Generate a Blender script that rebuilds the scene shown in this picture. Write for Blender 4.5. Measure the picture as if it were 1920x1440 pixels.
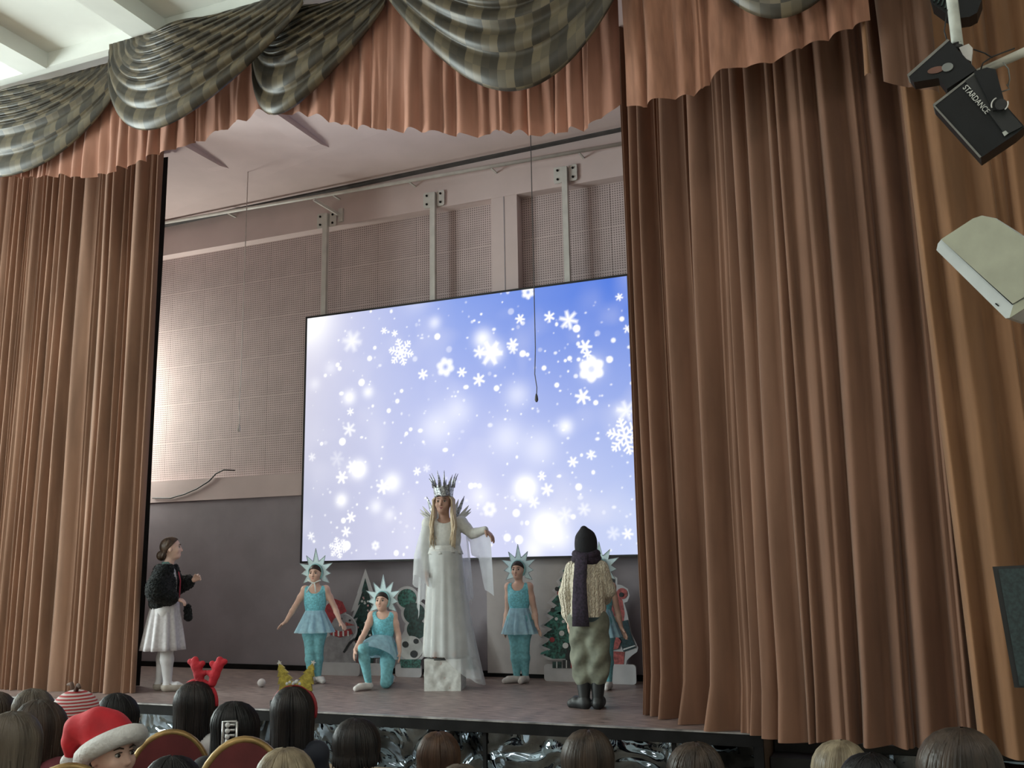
import bpy, math, random
import numpy as np
from mathutils import Vector, Matrix, Euler

# ------------------------------------------------------------------ scene, camera, light
for o in list(bpy.data.objects):
    bpy.data.objects.remove(o)
SC = bpy.context.scene
COL = SC.collection
PI = math.pi
FPX = 1800.0                      # focal length in pixels of the 1920 px wide frame
def _cam_axes():
    up = np.array([-170.0, -9614.0, FPX]); up /= np.linalg.norm(up)
    X = np.array([4410.0, -415.0, -FPX]); X /= np.linalg.norm(X)
    X = X - up * (X @ up); X /= np.linalg.norm(X)
    return np.stack([X, np.cross(up, X), up], 1)
CR = _cam_axes()                  # camera = CR @ world (camera x right, y down, z forward)
CP = np.array([0.0, 0.0, 1.1])    # z = 0 is the stage floor
cd = bpy.data.cameras.new('camera'); cam = bpy.data.objects.new('camera', cd); COL.objects.link(cam)
cd.sensor_fit = 'HORIZONTAL'; cd.sensor_width = 36.0; cd.lens = FPX / 1920 * 36
cd.clip_start = 0.05; cd.clip_end = 200
M = Matrix.Identity(4)
for i in range(3):
    M[i][0] = CR[0][i]; M[i][1] = -CR[1][i]; M[i][2] = -CR[2][i]; M[i][3] = CP[i]
cam.matrix_world = M
SC.camera = cam
SC.view_settings.view_transform = 'Standard'
try: SC.view_settings.look = 'None'
except Exception: pass
SC.view_settings.gamma = 1.0
SC.view_settings.use_curve_mapping = False
SC.view_settings.exposure = 0.14

w = bpy.data.worlds.new('sky'); SC.world = w; w.use_nodes = True
bg = w.node_tree.nodes['Background']
bg.inputs['Color'].default_value = (0.75, 0.88, 1.0, 1); bg.inputs['Strength'].default_value = 0.6

def area_light(name, loc, direction, sx, sy, energy, color):
    l = bpy.data.lights.new(name, 'AREA'); l.shape = 'RECTANGLE'; l.size = sx; l.size_y = sy
    l.energy = energy; l.color = color
    o = bpy.data.objects.new(name, l); COL.objects.link(o)
    o.location = loc
    o.rotation_euler = Vector(direction).to_track_quat('-Z', 'Y').to_euler()
    return o
# daylight through the tall windows of the hall's left wall
for k, y in enumerate((0.2, 2.6, 4.9)):
    area_light('hall_window_light', (-11.6, y, 2.6), (1, 0.0, 0.16), 1.7, 3.2, 290, (0.88, 1.0, 0.97))
# daylight through the window in the left side wall of the stage
area_light('stage_window_light', (-9.62, 8.70, 3.1), (1, 0.0, -0.02), 0.6, 1.7, 85, (0.97, 1.0, 0.88))
# unseen fill lights added under the hall ceiling behind the camera
for (x, y) in ((-6.5, -1.0), (-2.5, -1.0), (1.0, 0.5)):
    area_light('hall_fill_light', (x, y, 5.35), (0, 0.25, -1), 1.2, 1.2, 38, (1.0, 0.95, 0.9))
# ------------------------------------------------------------------ helpers
def ray(px, py):
    return CR.T @ np.array([(px - 960) / FPX, (py - 720) / FPX, 1.0])
def on_y(px, py, y):
    d = ray(px, py); return CP + d * (y - CP[1]) / d[1]
def on_z(px, py, z=0.0):
    d = ray(px, py); return CP + d * (z - CP[2]) / d[2]
def at_depth(px, py, dep):
    return CP + ray(px, py) * dep

def srgb(r, g, b):
    return tuple(((c / 255) / 12.92 if c / 255 <= 0.04045 else ((c / 255 + 0.055) / 1.055) ** 2.4) for c in (r, g, b))

def link(o, parent=None):
    COL.objects.link(o)
    if parent is not None: o.parent = parent
    return o
def tag(o, label=None, cat=None, group=None, kind=None):
    if label: o['label'] = label
    if cat: o['category'] = cat
    if group: o['group'] = group
    if kind: o['kind'] = kind
    return o
def empty(name, loc=(0, 0, 0), rz=0.0, scale=1.0):
    o = bpy.data.objects.new(name, None); COL.objects.link(o)
    o.empty_display_size = 0.1
    o.location = Vector([float(c) for c in loc]); o.rotation_euler = (0, 0, rz); o.scale = (scale,) * 3
    return o
def obj(name, vf, mats=None, parent=None, smooth=False, uv=None, matidx=None, autos=None):
    v, f = vf
    me = bpy.data.meshes.new(name)
    if isinstance(f, np.ndarray) and f.ndim == 2:
        nv, nf, k = len(v), len(f), f.shape[1]
        me.vertices.add(nv); me.vertices.foreach_set('co', np.asarray(v, np.float32).ravel())
        me.loops.add(nf * k); me.loops.foreach_set('vertex_index', f.astype(np.int32).ravel())
        me.polygons.add(nf); me.polygons.foreach_set('loop_start', np.arange(0, nf * k, k, dtype=np.int32))
        me.update(calc_edges=True); me.validate()
    else:
        me.from_pydata([tuple(float(c) for c in p) for p in v], [], [tuple(int(i) for i in q) for q in f])
        me.update()
    if smooth:
        me.polygons.foreach_set('use_smooth', [True] * len(me.polygons))
    if mats is not None:
        for m in (mats if isinstance(mats, (list, tuple)) else [mats]): me.materials.append(m)
    if matidx is not None:
        me.polygons.foreach_set('material_index', np.asarray(matidx, np.int32))
    if uv is not None:
        ul = me.uv_layers.new(name='UVMap')
        li = np.empty(len(me.loops), np.int32); me.loops.foreach_get('vertex_index', li)
        ul.data.foreach_set('uv', np.asarray(uv, np.float32)[li].ravel())
    o = bpy.data.objects.new(name, me)
    link(o, parent)
    if autos is not None:
        import bmesh
        bm = bmesh.new(); bm.from_mesh(me)
        for e in bm.edges:
            e.smooth = not (len(e.link_faces) == 2 and e.calc_face_angle(0) > math.radians(autos))
        for p in bm.faces: p.smooth = True
        bm.to_mesh(me); bm.free()
    return o

class MB:
    """collects simple solids into one mesh"""
    def __init__(s): s.v = []; s.f = []
    def add(s, v, f, Mx=None):
        n = len(s.v)
        for p in v:
            p = Vector([float(c) for c in p])
            if Mx is not None: p = Mx @ p
            s.v.append(tuple(p))
        for q in f: s.f.append(tuple(i + n for i in q))
        return s
    def box(s, a, b, Mx=None, bev=0.0):
        x0, y0, z0 = a; x1, y1, z1 = b
        if bev > 0:
            return s.prism(rrect(x0, y0, x1, y1, bev, 3), z0, z1, Mx)
        v = [(x0, y0, z0), (x1, y0, z0), (x1, y1, z0), (x0, y1, z0), (x0, y0, z1), (x1, y0, z1), (x1, y1, z1), (x0, y1, z1)]
        f = [(3, 2, 1, 0), (4, 5, 6, 7), (0, 1, 5, 4), (1, 2, 6, 5), (2, 3, 7, 6), (3, 0, 4, 7)]
        return s.add(v, f, Mx)
    def prism(s, poly, z0, z1, Mx=None):
        n = len(poly)
        a = sum(poly[i][0] * poly[(i + 1) % n][1] - poly[(i + 1) % n][0] * poly[i][1] for i in range(n))
        if a < 0: poly = poly[::-1]
        v = [(p[0], p[1], z0) for p in poly] + [(p[0], p[1], z1) for p in poly]
        f = [tuple(range(n))[::-1], tuple(range(n, 2 * n))] + [(i, (i + 1) % n, n + (i + 1) % n, n + i) for i in range(n)]
        return s.add(v, f, Mx)
    def tube(s, pts, rad, n=8, cap=True, Mx=None):
        pts = [Vector([float(c) for c in p]) for p in pts]
        if not isinstance(rad, (list, tuple, np.ndarray)): rad = [rad] * len(pts)
        v = []; f = []
        prev = None
        for i, p in enumerate(pts):
            t = (pts[min(i + 1, len(pts) - 1)] - pts[max(i - 1, 0)])
            if t.length < 1e-9: t = Vector((0, 0, 1))
            t.normalize()
            if prev is None:
                a = Vector((0, 0, 1)) if abs(t.z) < 0.9 else Vector((1, 0, 0))
                u = t.cross(a).normalized()
            else:
                u = (prev - t * prev.dot(t))
                u = u.normalized() if u.length > 1e-6 else t.orthogonal().normalized()
            prev = u
            w_ = t.cross(u)
            for k in range(n):
                an = 2 * PI * k / n
                v.append(p + (u * math.cos(an) + w_ * math.sin(an)) * rad[i])
        m = len(pts)
        for i in range(m - 1):
            for k in range(n):
                f.append((i * n + k, i * n + (k + 1) % n, (i + 1) * n + (k + 1) % n, (i + 1) * n + k))
        if cap:
            f.append(tuple(range(n))[::-1]); f.append(tuple(range((m - 1) * n, m * n)))
        return s.add(v, f, Mx)
    def lathe(s, prof, n=16, Mx=None):
        v = []; f = []
        for r, z in prof:
            for k in range(n):
                a = 2 * PI * k / n; v.append((r * math.cos(a), r * math.sin(a), z))
        for i in range(len(prof) - 1):
            for k in range(n):
                f.append((i * n + k, i * n + (k + 1) % n, (i + 1) * n + (k + 1) % n, (i + 1) * n + k))
        f.append(tuple(range(n))[::-1]); f.append(tuple(range((len(prof) - 1) * n, len(prof) * n)))
        return s.add(v, f, Mx)
    def ball(s, c, r, n=12, m=8, Mx=None):
        if not isinstance(r, (tuple, list)): r = (r, r, r)
        v = [(c[0], c[1], c[2] - r[2])]; f = []
        for i in range(1, m):
            th = PI * i / m
            for k in range(n):
                a = 2 * PI * k / n
                v.append((c[0] + r[0] * math.sin(th) * math.cos(a), c[1] + r[1] * math.sin(th) * math.sin(a), c[2] - r[2] * math.cos(th)))
        v.append((c[0], c[1], c[2] + r[2])); L = len(v) - 1
        for k in range(n): f.append((0, 1 + (k + 1) % n, 1 + k))
        for i in range(m - 2):
            for k in range(n):
                a = 1 + i * n
                f.append((a + k, a + (k + 1) % n, a + n + (k + 1) % n, a + n + k))
        a = 1 + (m - 2) * n
        for k in range(n): f.append((a + k, a + (k + 1) % n, L))
        return s.add(v, f, Mx)
    def build(s, name, mat, parent=None, smooth=False, autos=None):
        return obj(name, (s.v, s.f), mat, parent, smooth, autos=autos)
def rrect(x0, y0, x1, y1, r, n=4):
    out = []
    for (cx, cy, a0) in ((x1 - r, y1 - r, 0), (x0 + r, y1 - r, 90), (x0 + r, y0 + r, 180), (x1 - r, y0 + r, 270)):
        for i in range(n + 1):
            a = math.radians(a0 + 90 * i / n); out.append((cx + r * math.cos(a), cy + r * math.sin(a)))
    return out
def TR(loc=(0, 0, 0), rx=0, ry=0, rz=0):
    return Matrix.Translation(Vector([float(c) for c in loc])) @ Euler((rx, ry, rz)).to_matrix().to_4x4()
FRONT = Matrix(((1, 0, 0, 0), (0, 0, 1, 0), (0, 1, 0, 0), (0, 0, 0, 1)))   # drawing plane (x, y) -> world (x, z), extrusion -> y
def grid_faces(nu, nv, wrap=False):
    i = np.arange(nv - 1)[:, None] * nu
    m = nu if wrap else nu - 1
    j = np.arange(m)[None, :]
    a = i + j; b = i + (j + 1) % nu
    return np.stack([a, b, b + nu, a + nu], -1).reshape(-1, 4)
def copy_tree(o, parent=None):
    c = o.copy(); link(c, parent)
    for ch in [x for x in bpy.data.objects if x.parent == o]: copy_tree(ch, c)
    return c

# ------------------------------------------------------------------ materials
MATS = {}
def mat(name, col, rough=0.6, metal=0.0, var=0.12, nscale=8.0, bump=0.0, bscale=40.0, sheen=0.0, spec=0.5,
        trans=0.0, alpha=1.0, emit=None, stretch=(1, 1, 1), col2=None, coat=0.0, sub=0.0):
    if name in MATS: return MATS[name]
    m = bpy.data.materials.new(name); m.use_nodes = True; MATS[name] = m
    nt = m.node_tree; N = nt.nodes; L = nt.links
    b = N['Principled BSDF']
    b.inputs['Roughness'].default_value = rough; b.inputs['Metallic'].default_value = metal
    b.inputs['Specular IOR Level'].default_value = spec
    b.inputs['Sheen Weight'].default_value = sheen
    if sheen: b.inputs['Sheen Roughness'].default_value = 0.4
    if coat: b.inputs['Coat Weight'].default_value = coat; b.inputs['Coat Roughness'].default_value = 0.12
    if sub:
        b.inputs['Subsurface Weight'].default_value = sub; b.inputs['Subsurface Radius'].default_value = (0.02, 0.008, 0.005)
    tc = N.new('ShaderNodeTexCoord'); mp = N.new('ShaderNodeMapping'); mp.inputs['Scale'].default_value = stretch
    L.new(tc.outputs['Object'], mp.inputs['Vector'])
    ns = N.new('ShaderNodeTexNoise'); ns.inputs['Scale'].default_value = nscale; ns.inputs['Detail'].default_value = 4
    L.new(mp.outputs[0], ns.inputs['Vector'])
    mx = N.new('ShaderNodeMix'); mx.data_type = 'RGBA'
    c2 = col2 if col2 else tuple(c * (1 - var * 2) for c in col)
    c1 = col if col2 else tuple(min(1, c * (1 + var)) for c in col)
    mx.inputs['A'].default_value = (*c1, 1); mx.inputs['B'].default_value = (*c2, 1)
    rp = N.new('ShaderNodeMapRange'); rp.inputs['From Min'].default_value = 0.35; rp.inputs['From Max'].default_value = 0.65
    L.new(ns.outputs['Fac'], rp.inputs['Value']); L.new(rp.outputs[0], mx.inputs['Factor'])
    L.new(mx.outputs['Result'], b.inputs['Base Color'])
    if bump:
        n2 = N.new('ShaderNodeTexNoise'); n2.inputs['Scale'].default_value = bscale; n2.inputs['Detail'].default_value = 3
        L.new(mp.outputs[0], n2.inputs['Vector'])
        bp = N.new('ShaderNodeBump'); bp.inputs['Strength'].default_value = bump; bp.inputs['Distance'].default_value = 0.01
        L.new(n2.outputs['Fac'], bp.inputs['Height']); L.new(bp.outputs[0], b.inputs['Normal'])
    if emit:
        b.inputs['Emission Color'].default_value = (*emit[0], 1); b.inputs['Emission Strength'].default_value = emit[1]
    out = N['Material Output']
    if trans or alpha < 1:
        last = b.outputs[0]
        if trans:
            t = N.new('ShaderNodeBsdfTranslucent'); L.new(mx.outputs['Result'], t.inputs['Color'])
            ms = N.new('ShaderNodeMixShader'); ms.inputs[0].default_value = trans
            L.new(last, ms.inputs[1]); L.new(t.outputs[0], ms.inputs[2]); last = ms.outputs[0]
        if alpha < 1:
            t = N.new('ShaderNodeBsdfTransparent'); ms = N.new('ShaderNodeMixShader'); ms.inputs[0].default_value = alpha
            L.new(t.outputs[0], ms.inputs[1]); L.new(last, ms.inputs[2]); last = ms.outputs[0]
        L.new(last, out.inputs['Surface'])
    return m

# ------------------------------------------------------------------ smooth solids from distance fields
class Field:
    """a blended solid of tapered limbs and ellipsoids, meshed as ONE continuous surface"""
    def __init__(s): s.ops = []
    def cone(s, a, b, ra, rb, k=0.02, g='', neg=False):
        s.ops.append(('c', np.array(a, float), np.array(b, float), ra, rb, k, g, neg)); return s
    def ell(s, c, r, k=0.02, R=None, g='', neg=False):
        s.ops.append(('e', np.array(c, float), np.array(r, float), R, None, k, g, neg)); return s
    def chain(s, pts, rads, k=0.015, g=''):
        for i in range(len(pts) - 1): s.cone(pts[i], pts[i + 1], rads[i], rads[i + 1], k, g)
        return s
    def sub(s, groups):
        f = Field(); f.ops = [o for o in s.ops if o[6] in groups]; return f
    def mesh(s, h, off=0.0, clip=None, disp=None):
        lo = np.full(3, 1e9); hi = -lo; bbs = []
        for t, a, b, r, r2, k, g, neg in s.ops:
            if t == 'c':
                m = max(r, r2); l = np.minimum(a, b) - m; u = np.maximum(a, b) + m
            else:
                m = b.max() if r is not None else b; l = a - m; u = a + m
            bbs.append((l, u))
            if not neg: lo = np.minimum(lo, l); hi = np.maximum(hi, u)
        lo = lo - off - 4 * h; hi = hi + off + 4 * h
        n = np.ceil((hi - lo) / h).astype(int) + 1
        D = np.full(n, 0.5, np.float32)
        ax = [lo[i] + h * np.arange(n[i]) for i in range(3)]
        for (t, a, b, r, r2, k, g, neg), (l, u) in zip(s.ops, bbs):
            pad = max(off, 0) + 3 * h + k * 1.2
            i0 = np.clip(np.floor((l - pad - lo) / h).astype(int), 0, n); i1 = np.clip(np.ceil((u + pad - lo) / h).astype(int) + 1, 0, n)
            if (i1 <= i0).any(): continue
            X = ax[0][i0[0]:i1[0]][:, None, None]; Y = ax[1][i0[1]:i1[1]][None, :, None]; Z = ax[2][i0[2]:i1[2]][None, None, :]
            X = X - a[0]; Y = Y - a[1]; Z = Z - a[2]
            if t == 'c':
                d = b - a; dd = max(d @ d, 1e-12)
                tt = np.clip((X * d[0] + Y * d[1] + Z * d[2]) / dd, 0, 1)
                q = np.sqrt((X - tt * d[0]) ** 2 + (Y - tt * d[1]) ** 2 + (Z - tt * d[2]) ** 2) - (r + (r2 - r) * tt)
            else:
                if r is not None:
                    X, Y, Z = (r[0, 0] * X + r[1, 0] * Y + r[2, 0] * Z, r[0, 1] * X + r[1, 1] * Y + r[2, 1] * Z, r[0, 2] * X + r[1, 2] * Y + r[2, 2] * Z)
                k0 = np.sqrt((X / b[0]) ** 2 + (Y / b[1]) ** 2 + (Z / b[2]) ** 2)
                k1 = np.sqrt((X / b[0] ** 2) ** 2 + (Y / b[1] ** 2) ** 2 + (Z / b[2] ** 2) ** 2) + 1e-9
                q = k0 * (k0 - 1) / k1
            S = D[i0[0]:i1[0], i0[1]:i1[1], i0[2]:i1[2]]
            if neg:
                q = -q
                if k > 0:
                    hh = np.clip(0.5 - 0.5 * (S - q) / k, 0, 1); S[...] = S * (1 - hh) + q * hh + k * hh * (1 - hh)
                else: S[...] = np.maximum(S, q)
            else:
                if k > 0:
                    hh = np.clip(0.5 + 0.5 * (S - q) / k, 0, 1); S[...] = S * (1 - hh) + q * hh - k * hh * (1 - hh)
                else: S[...] = np.minimum(S, q)
        D -= off
        if clip is not None:
            D = np.maximum(D, clip(ax[0][:, None, None], ax[1][None, :, None], ax[2][None, None, :]).astype(np.float32))
        v, f = nets(D, lo, h)
        if disp is not None: v = disp(v)
        return v, f
def nets(D, lo, h):
    S = D < 0
    n = np.array(D.shape)
    c = np.zeros(n - 1, np.uint8)
    cor = [(i, j, k) for i in (0, 1) for j in (0, 1) for k in (0, 1)]
    for i, j, k in cor: c += S[i:n[0] - 1 + i, j:n[1] - 1 + j, k:n[2] - 1 + k]
    act = np.argwhere((c > 0) & (c < 8))
    vals = np.stack([D[act[:, 0] + i, act[:, 1] + j, act[:, 2] + k] for i, j, k in cor], 1)
    cp = np.array(cor, float)
    acc = np.zeros((len(act), 3)); cnt = np.zeros(len(act))
    for a in range(8):
        for b in range(a + 1, 8):
            if np.abs(cp[a] - cp[b]).sum() == 1:
                va, vb = vals[:, a], vals[:, b]
                x = (va < 0) != (vb < 0)
                t = np.where(x, va / np.where(x, va - vb, 1), 0)
                acc += np.where(x[:, None], cp[a] + t[:, None] * (cp[b] - cp[a]), 0); cnt += x
    V = lo + h * (act + acc / cnt[:, None])
    idx = np.full(n - 1, -1, np.int32); idx[tuple(act.T)] = np.arange(len(act))
    F = []
    for ax in range(3):
        sl = [slice(None)] * 3; sl2 = [slice(None)] * 3
        sl[ax] = slice(0, -1); sl2[ax] = slice(1, None)
        e = np.argwhere(S[tuple(sl)] != S[tuple(sl2)])
        o1, o2 = [(1, 2), (2, 0), (0, 1)][ax]
        e = e[(e[:, o1] > 0) & (e[:, o2] > 0) & (e[:, o1] < n[o1] - 1) & (e[:, o2] < n[o2] - 1)]
        d1 = np.zeros(3, int); d1[o1] = 1; d2 = np.zeros(3, int); d2[o2] = 1
        q = np.stack([idx[tuple((e - d1 - d2).T)], idx[tuple((e - d2).T)], idx[tuple(e.T)], idx[tuple((e - d1).T)]], 1)
        ins = S[tuple(e.T)]
        q = np.where(ins[:, None], q, q[:, ::-1])
        F.append(q)
    return V, np.concatenate(F)
def rotm(yaw=0, pitch=0, roll=0):
    return np.array(Euler((pitch, roll, yaw), 'XYZ').to_matrix())
# ------------------------------------------------------------------ room materials
M_plaster = mat('painted plaster', (0.66, 0.54, 0.53), 0.8, var=0.02, nscale=3, bump=0.05, bscale=30)
M_ceiling = mat('white ceiling paint', (0.78, 0.79, 0.75), 0.85, var=0.03, nscale=2, bump=0.03)
M_lower = mat('grey violet wall paint', (0.30, 0.265, 0.295), 0.7, var=0.05, nscale=3, bump=0.04, bscale=60)
M_white = mat('white enamel', (0.62, 0.60, 0.57), 0.45, var=0.05)
M_dark = mat('dark stained edge', (0.008, 0.0075, 0.008), 0.7, var=0.2, spec=0.15)
M_black = mat('matt black', (0.012, 0.012, 0.013), 0.5, var=0.2)
M_board = mat('pale panel board', (0.55, 0.47, 0.44), 0.7, var=0.04)
M_hallfloor = mat('tan hall floor', (0.30, 0.215, 0.14), 0.45, var=0.15, nscale=6, stretch=(1, 6, 1))
M_wood = mat('varnished stage boards', (0.26, 0.185, 0.17), 0.40, var=0.40, nscale=9, stretch=(0.8, 9, 1), bump=0.15, bscale=70, spec=0.9)

def perforated(name, col, dark, pitch, rad, half):
    m = mat(name, col, 0.75, var=0.05, nscale=4)
    nt = m.node_tree; N = nt.nodes; L = nt.links
    b = N['Principled BSDF']
    src = b.inputs['Base Color'].links[0].from_socket
    tc = N.new('ShaderNodeTexCoord')
    sc = N.new('ShaderNodeVectorMath'); sc.operation = 'SCALE'; sc.inputs['Scale'].default_value = 1 / pitch
    L.new(tc.outputs['Object'], sc.inputs[0])
    fr = N.new('ShaderNodeVectorMath'); fr.operation = 'FRACTION'; L.new(sc.outputs[0], fr.inputs[0])
    sx = N.new('ShaderNodeSeparateXYZ'); L.new(fr.outputs[0], sx.inputs[0])
    cb = N.new('ShaderNodeCombineXYZ'); L.new(sx.outputs['X'], cb.inputs['X']); L.new(sx.outputs['Z'], cb.inputs['Y'])
    ds = N.new('ShaderNodeVectorMath'); ds.operation = 'DISTANCE'; L.new(cb.outputs[0], ds.inputs[0]); ds.inputs[1].default_value = (0.5, 0.5, 0)
    lt = N.new('ShaderNodeMath'); lt.operation = 'LESS_THAN'; L.new(ds.outputs['Value'], lt.inputs[0]); lt.inputs[1].default_value = rad
    so = N.new('ShaderNodeSeparateXYZ'); L.new(tc.outputs['Object'], so.inputs[0])
    prod = lt.outputs[0]
    for ax in ('X', 'Z'):
        ab = N.new('ShaderNodeMath'); ab.operation = 'ABSOLUTE'; L.new(so.outputs[ax], ab.inputs[0])
        l2 = N.new('ShaderNodeMath'); l2.operation = 'LESS_THAN'; L.new(ab.outputs[0], l2.inputs[0]); l2.inputs[1].default_value = half
        mu = N.new('ShaderNodeMath'); mu.operation = 'MULTIPLY'; L.new(prod, mu.inputs[0]); L.new(l2.outputs[0], mu.inputs[1]); prod = mu.outputs[0]
    mx = N.new('ShaderNodeMix'); mx.data_type = 'RGBA'; L.new(prod, mx.inputs['Factor']); L.new(src, mx.inputs['A']); mx.inputs['B'].default_value = (*dark, 1)
    L.new(mx.outputs['Result'], b.inputs['Base Color'])
    return m
M_perf = perforated('perforated acoustic board', (0.62, 0.505, 0.50), (0.22, 0.165, 0.165), 0.026, 0.30, 0.2485)

# ------------------------------------------------------------------ room shell
HF = -0.45                                   # hall floor level, the stage floor is z = 0
tag(MB().box((-11.6, -5, HF - 0.1), (3.2, 9.4, HF)).build('floor', M_hallfloor), kind='structure')
tag(MB().box((-11.6, -5.2, 5.56), (3.2, 9.4, 5.75)).build('ceiling', M_ceiling), kind='structure')
def wall_with_hole(name, x0, x1, y0, y1, z0, z1, holes, m):
    mb = MB(); ys = y0
    for (a, b, c, d) in holes:
        mb.box((x0, ys, z0), (x1, a, z1)); mb.box((x0, a, z0), (x1, b, c)); mb.box((x0, a, d), (x1, b, z1)); ys = b
    mb.box((x0, ys, z0), (x1, y1, z1))
    return tag(mb.build(name, m), kind='structure')
wall_with_hole('wall_left', -11.75, -11.6, -5, 6.7, HF, 5.56, [(y - 0.85, y + 0.85, 1.0, 4.2) for y in (0.2, 2.6, 4.9)], M_ceiling)
tag(MB().box((3.2, -5, HF), (3.35, 9.4, 5.56)).build('wall_right', M_ceiling), kind='structure')
tag(MB().box((-11.6, -5.2, HF), (3.2, -5, 5.56)).build('wall_rear', M_ceiling), kind='structure')
wall_with_hole('wall_stage_left', -9.6, -9.45, 6.75, 9.22, HF, 5.56, [(8.4, 9.0, 2.25, 3.95)], M_plaster)
tag(MB().box((-11.6, 6.7, HF), (-9.0, 6.82, 5.56)).build('wall_front_left', M_ceiling), kind='structure')

wb = tag(MB().box((-9.45, 9.24, HF), (3.2, 9.4, 5.56)).build('wall_back', M_plaster), kind='structure')
MB().box((-9.45, 9.08, 0), (3.2, 9.24, 1.897)).build('lower_wall', M_lower, wb)
MB().box((-9.45, 9.065, 1.897), (3.2, 9.24, 2.15)).build('ledge_beam', M_plaster, wb)
MB().box((-9.45, 9.07, 5.01), (3.2, 9.24, 5.56)).build('upper_beam', M_plaster, wb)
MB().box((-3.97, 9.075, 2.15), (-3.67, 9.24, 5.01)).build('pilaster', M_plaster, wb)
MB().box((-3.825, 9.072, 2.15), (-3.815, 9.076, 5.25)).build('joint', M_lower, wb)
pm = None
def panel_bay(x0, x1, z0, z1, nx, nz):
    global pm
    w_ = (x1 - x0) / nx; h_ = (z1 - z0) / nz
    for i in range(nx):
        for j in range(nz):
            c = (x0 + (i + .5) * w_, 9.225, z0 + (j + .5) * h_)
            if pm is None:
                o = MB().box((-0.2486, -0.012, -0.2378), (0.2486, 0.018, 0.2378)).build('panel', M_perf, wb); pm = o.data
            else:
                o = bpy.data.objects.new('panel', pm); link(o, wb)
            o.location = c
panel_bay(-9.45, -3.97, 2.15, 5.01, 11, 6)
panel_bay(-3.67, -1.67, 2.15, 5.01, 4, 6)
tag(MB().box((-9.45, 9.05, 0), (3.2, 9.08, 0.055)).build('baseboard_back', M_dark), kind='structure')
# dark sloping strip painting in the shade where stage ceiling meets back wall
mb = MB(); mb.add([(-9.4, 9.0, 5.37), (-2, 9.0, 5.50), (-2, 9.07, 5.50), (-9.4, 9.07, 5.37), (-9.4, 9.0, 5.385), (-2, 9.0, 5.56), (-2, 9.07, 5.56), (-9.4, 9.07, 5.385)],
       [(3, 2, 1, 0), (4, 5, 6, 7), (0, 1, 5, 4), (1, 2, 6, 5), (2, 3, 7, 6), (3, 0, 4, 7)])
tag(mb.build('shadow_wedge', mat('grey shadow strip', (0.07, 0.065, 0.065), 0.8)), kind='structure')
# stage ceiling drops a little towards the back left
mb = MB(); mb.add([(-9.45, 6.2, 5.54), (3.2, 6.2, 5.56), (3.2, 9.24, 5.60), (-9.45, 9.05, 5.40), (-9.45, 6.2, 5.6), (3.2, 6.2, 5.6), (3.2, 9.24, 5.62), (-9.45, 9.24, 5.6)],
       [(3, 2, 1, 0), (4, 5, 6, 7), (0, 1, 5, 4), (1, 2, 6, 5), (2, 3, 7, 6), (3, 0, 4, 7)])
tag(mb.build('ceiling_stage', M_plaster), kind='structure')
# ceiling beams running from the hall over the stage
for i, xb in enumerate((-10.75, -9.47, -8.19, -6.78, -5.48, -4.2, -2.92, -1.64, -0.36, 0.92)):
    mb = MB(); mb.box((xb - 0.13, -5, 5.41), (xb + 0.13, 5.58, 5.56))
    tag(mb.build('ceiling_beam_%d' % (i + 1), M_ceiling), kind='structure')
    if -9 < xb < -2:
        mb = MB(); a, b = xb - 0.10, xb + 0.10
        mb.add([(a, 6.0, 5.56), (b, 6.0, 5.56), (b, 6.0, 5.42), (a, 6.0, 5.42), (a, 8.6, 5.56), (b, 8.6, 5.56), (b, 7.9, 5.425), (a, 7.9, 5.425)],
               [(0, 1, 2, 3), (7, 6, 5, 4), (3, 2, 6, 7), (1, 5, 6, 2), (0, 3, 7, 4), (0, 4, 5, 1)])
        tag(mb.build('ceiling_beam_stage_%d' % (i + 1), M_plaster), kind='structure')
tag(MB().box((-11.6, 5.58, 5.425), (3.2, 5.66, 5.56)).build('ceiling_beam_front', M_ceiling), kind='structure')

# ------------------------------------------------------------------ stage
st = tag(MB().box((-9.45, 6.60, -0.05), (-1.04, 9.08, 0.0)).build('stage_floor', M_wood), kind='structure')
MB().box((-9.45, 6.60, HF), (-9.35, 9.08, -0.05)).build('side_wall', M_board, st)
MB().box((-1.06, 6.60, HF), (-1.04, 9.08, -0.05)).build('side_wall', mat('worn brown side board', (0.20, 0.13, 0.085), 0.6), st)
MB().box((-9.45, 6.565, -0.008), (-1.03, 6.600, 0.002)).build('nosing', mat('worn metal nosing', (0.42, 0.41, 0.42), 0.35, 0.6, var=0.25), st)
MB().box((-9.45, 6.57, -0.085), (-1.03, 6.60, -0.008)).build('edge_board', M_dark, st)
MB().box((-1.085, 6.565, HF), (-1.03, 6.60, -0.085)).build('corner_post', M_dark, st)
def foil():
    m = mat('wavy mirror foil', (0.15, 0.18, 0.215), 0.05, 1.0, var=0.45, nscale=2.5)
    nt = m.node_tree; N = nt.nodes; L = nt.links; b = N['Principled BSDF']
    tc = N.new('ShaderNodeTexCoord')
    n1 = N.new('ShaderNodeTexNoise'); n1.inputs['Scale'].default_value = 3.2; n1.inputs['Detail'].default_value = 1.5; n1.inputs['Distortion'].default_value = 1.2
    L.new(tc.outputs['Object'], n1.inputs['Vector'])
    bp = N.new('ShaderNodeBump'); bp.inputs['Strength'].default_value = 1.0; bp.inputs['Distance'].default_value = 0.10
    L.new(n1.outputs['Fac'], bp.inputs['Height']); L.new(bp.outputs[0], b.inputs['Normal'])
    return m
M_foil = foil()
sf = tag(MB().box((-9.4, 6.64, HF), (-1.08, 6.66, -0.05)).build('stage_front', M_black), kind='structure')
xs = [-9.4 + 1.192 * k for k in range(6)] + [-3.0, -1.62, -1.085]
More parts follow.
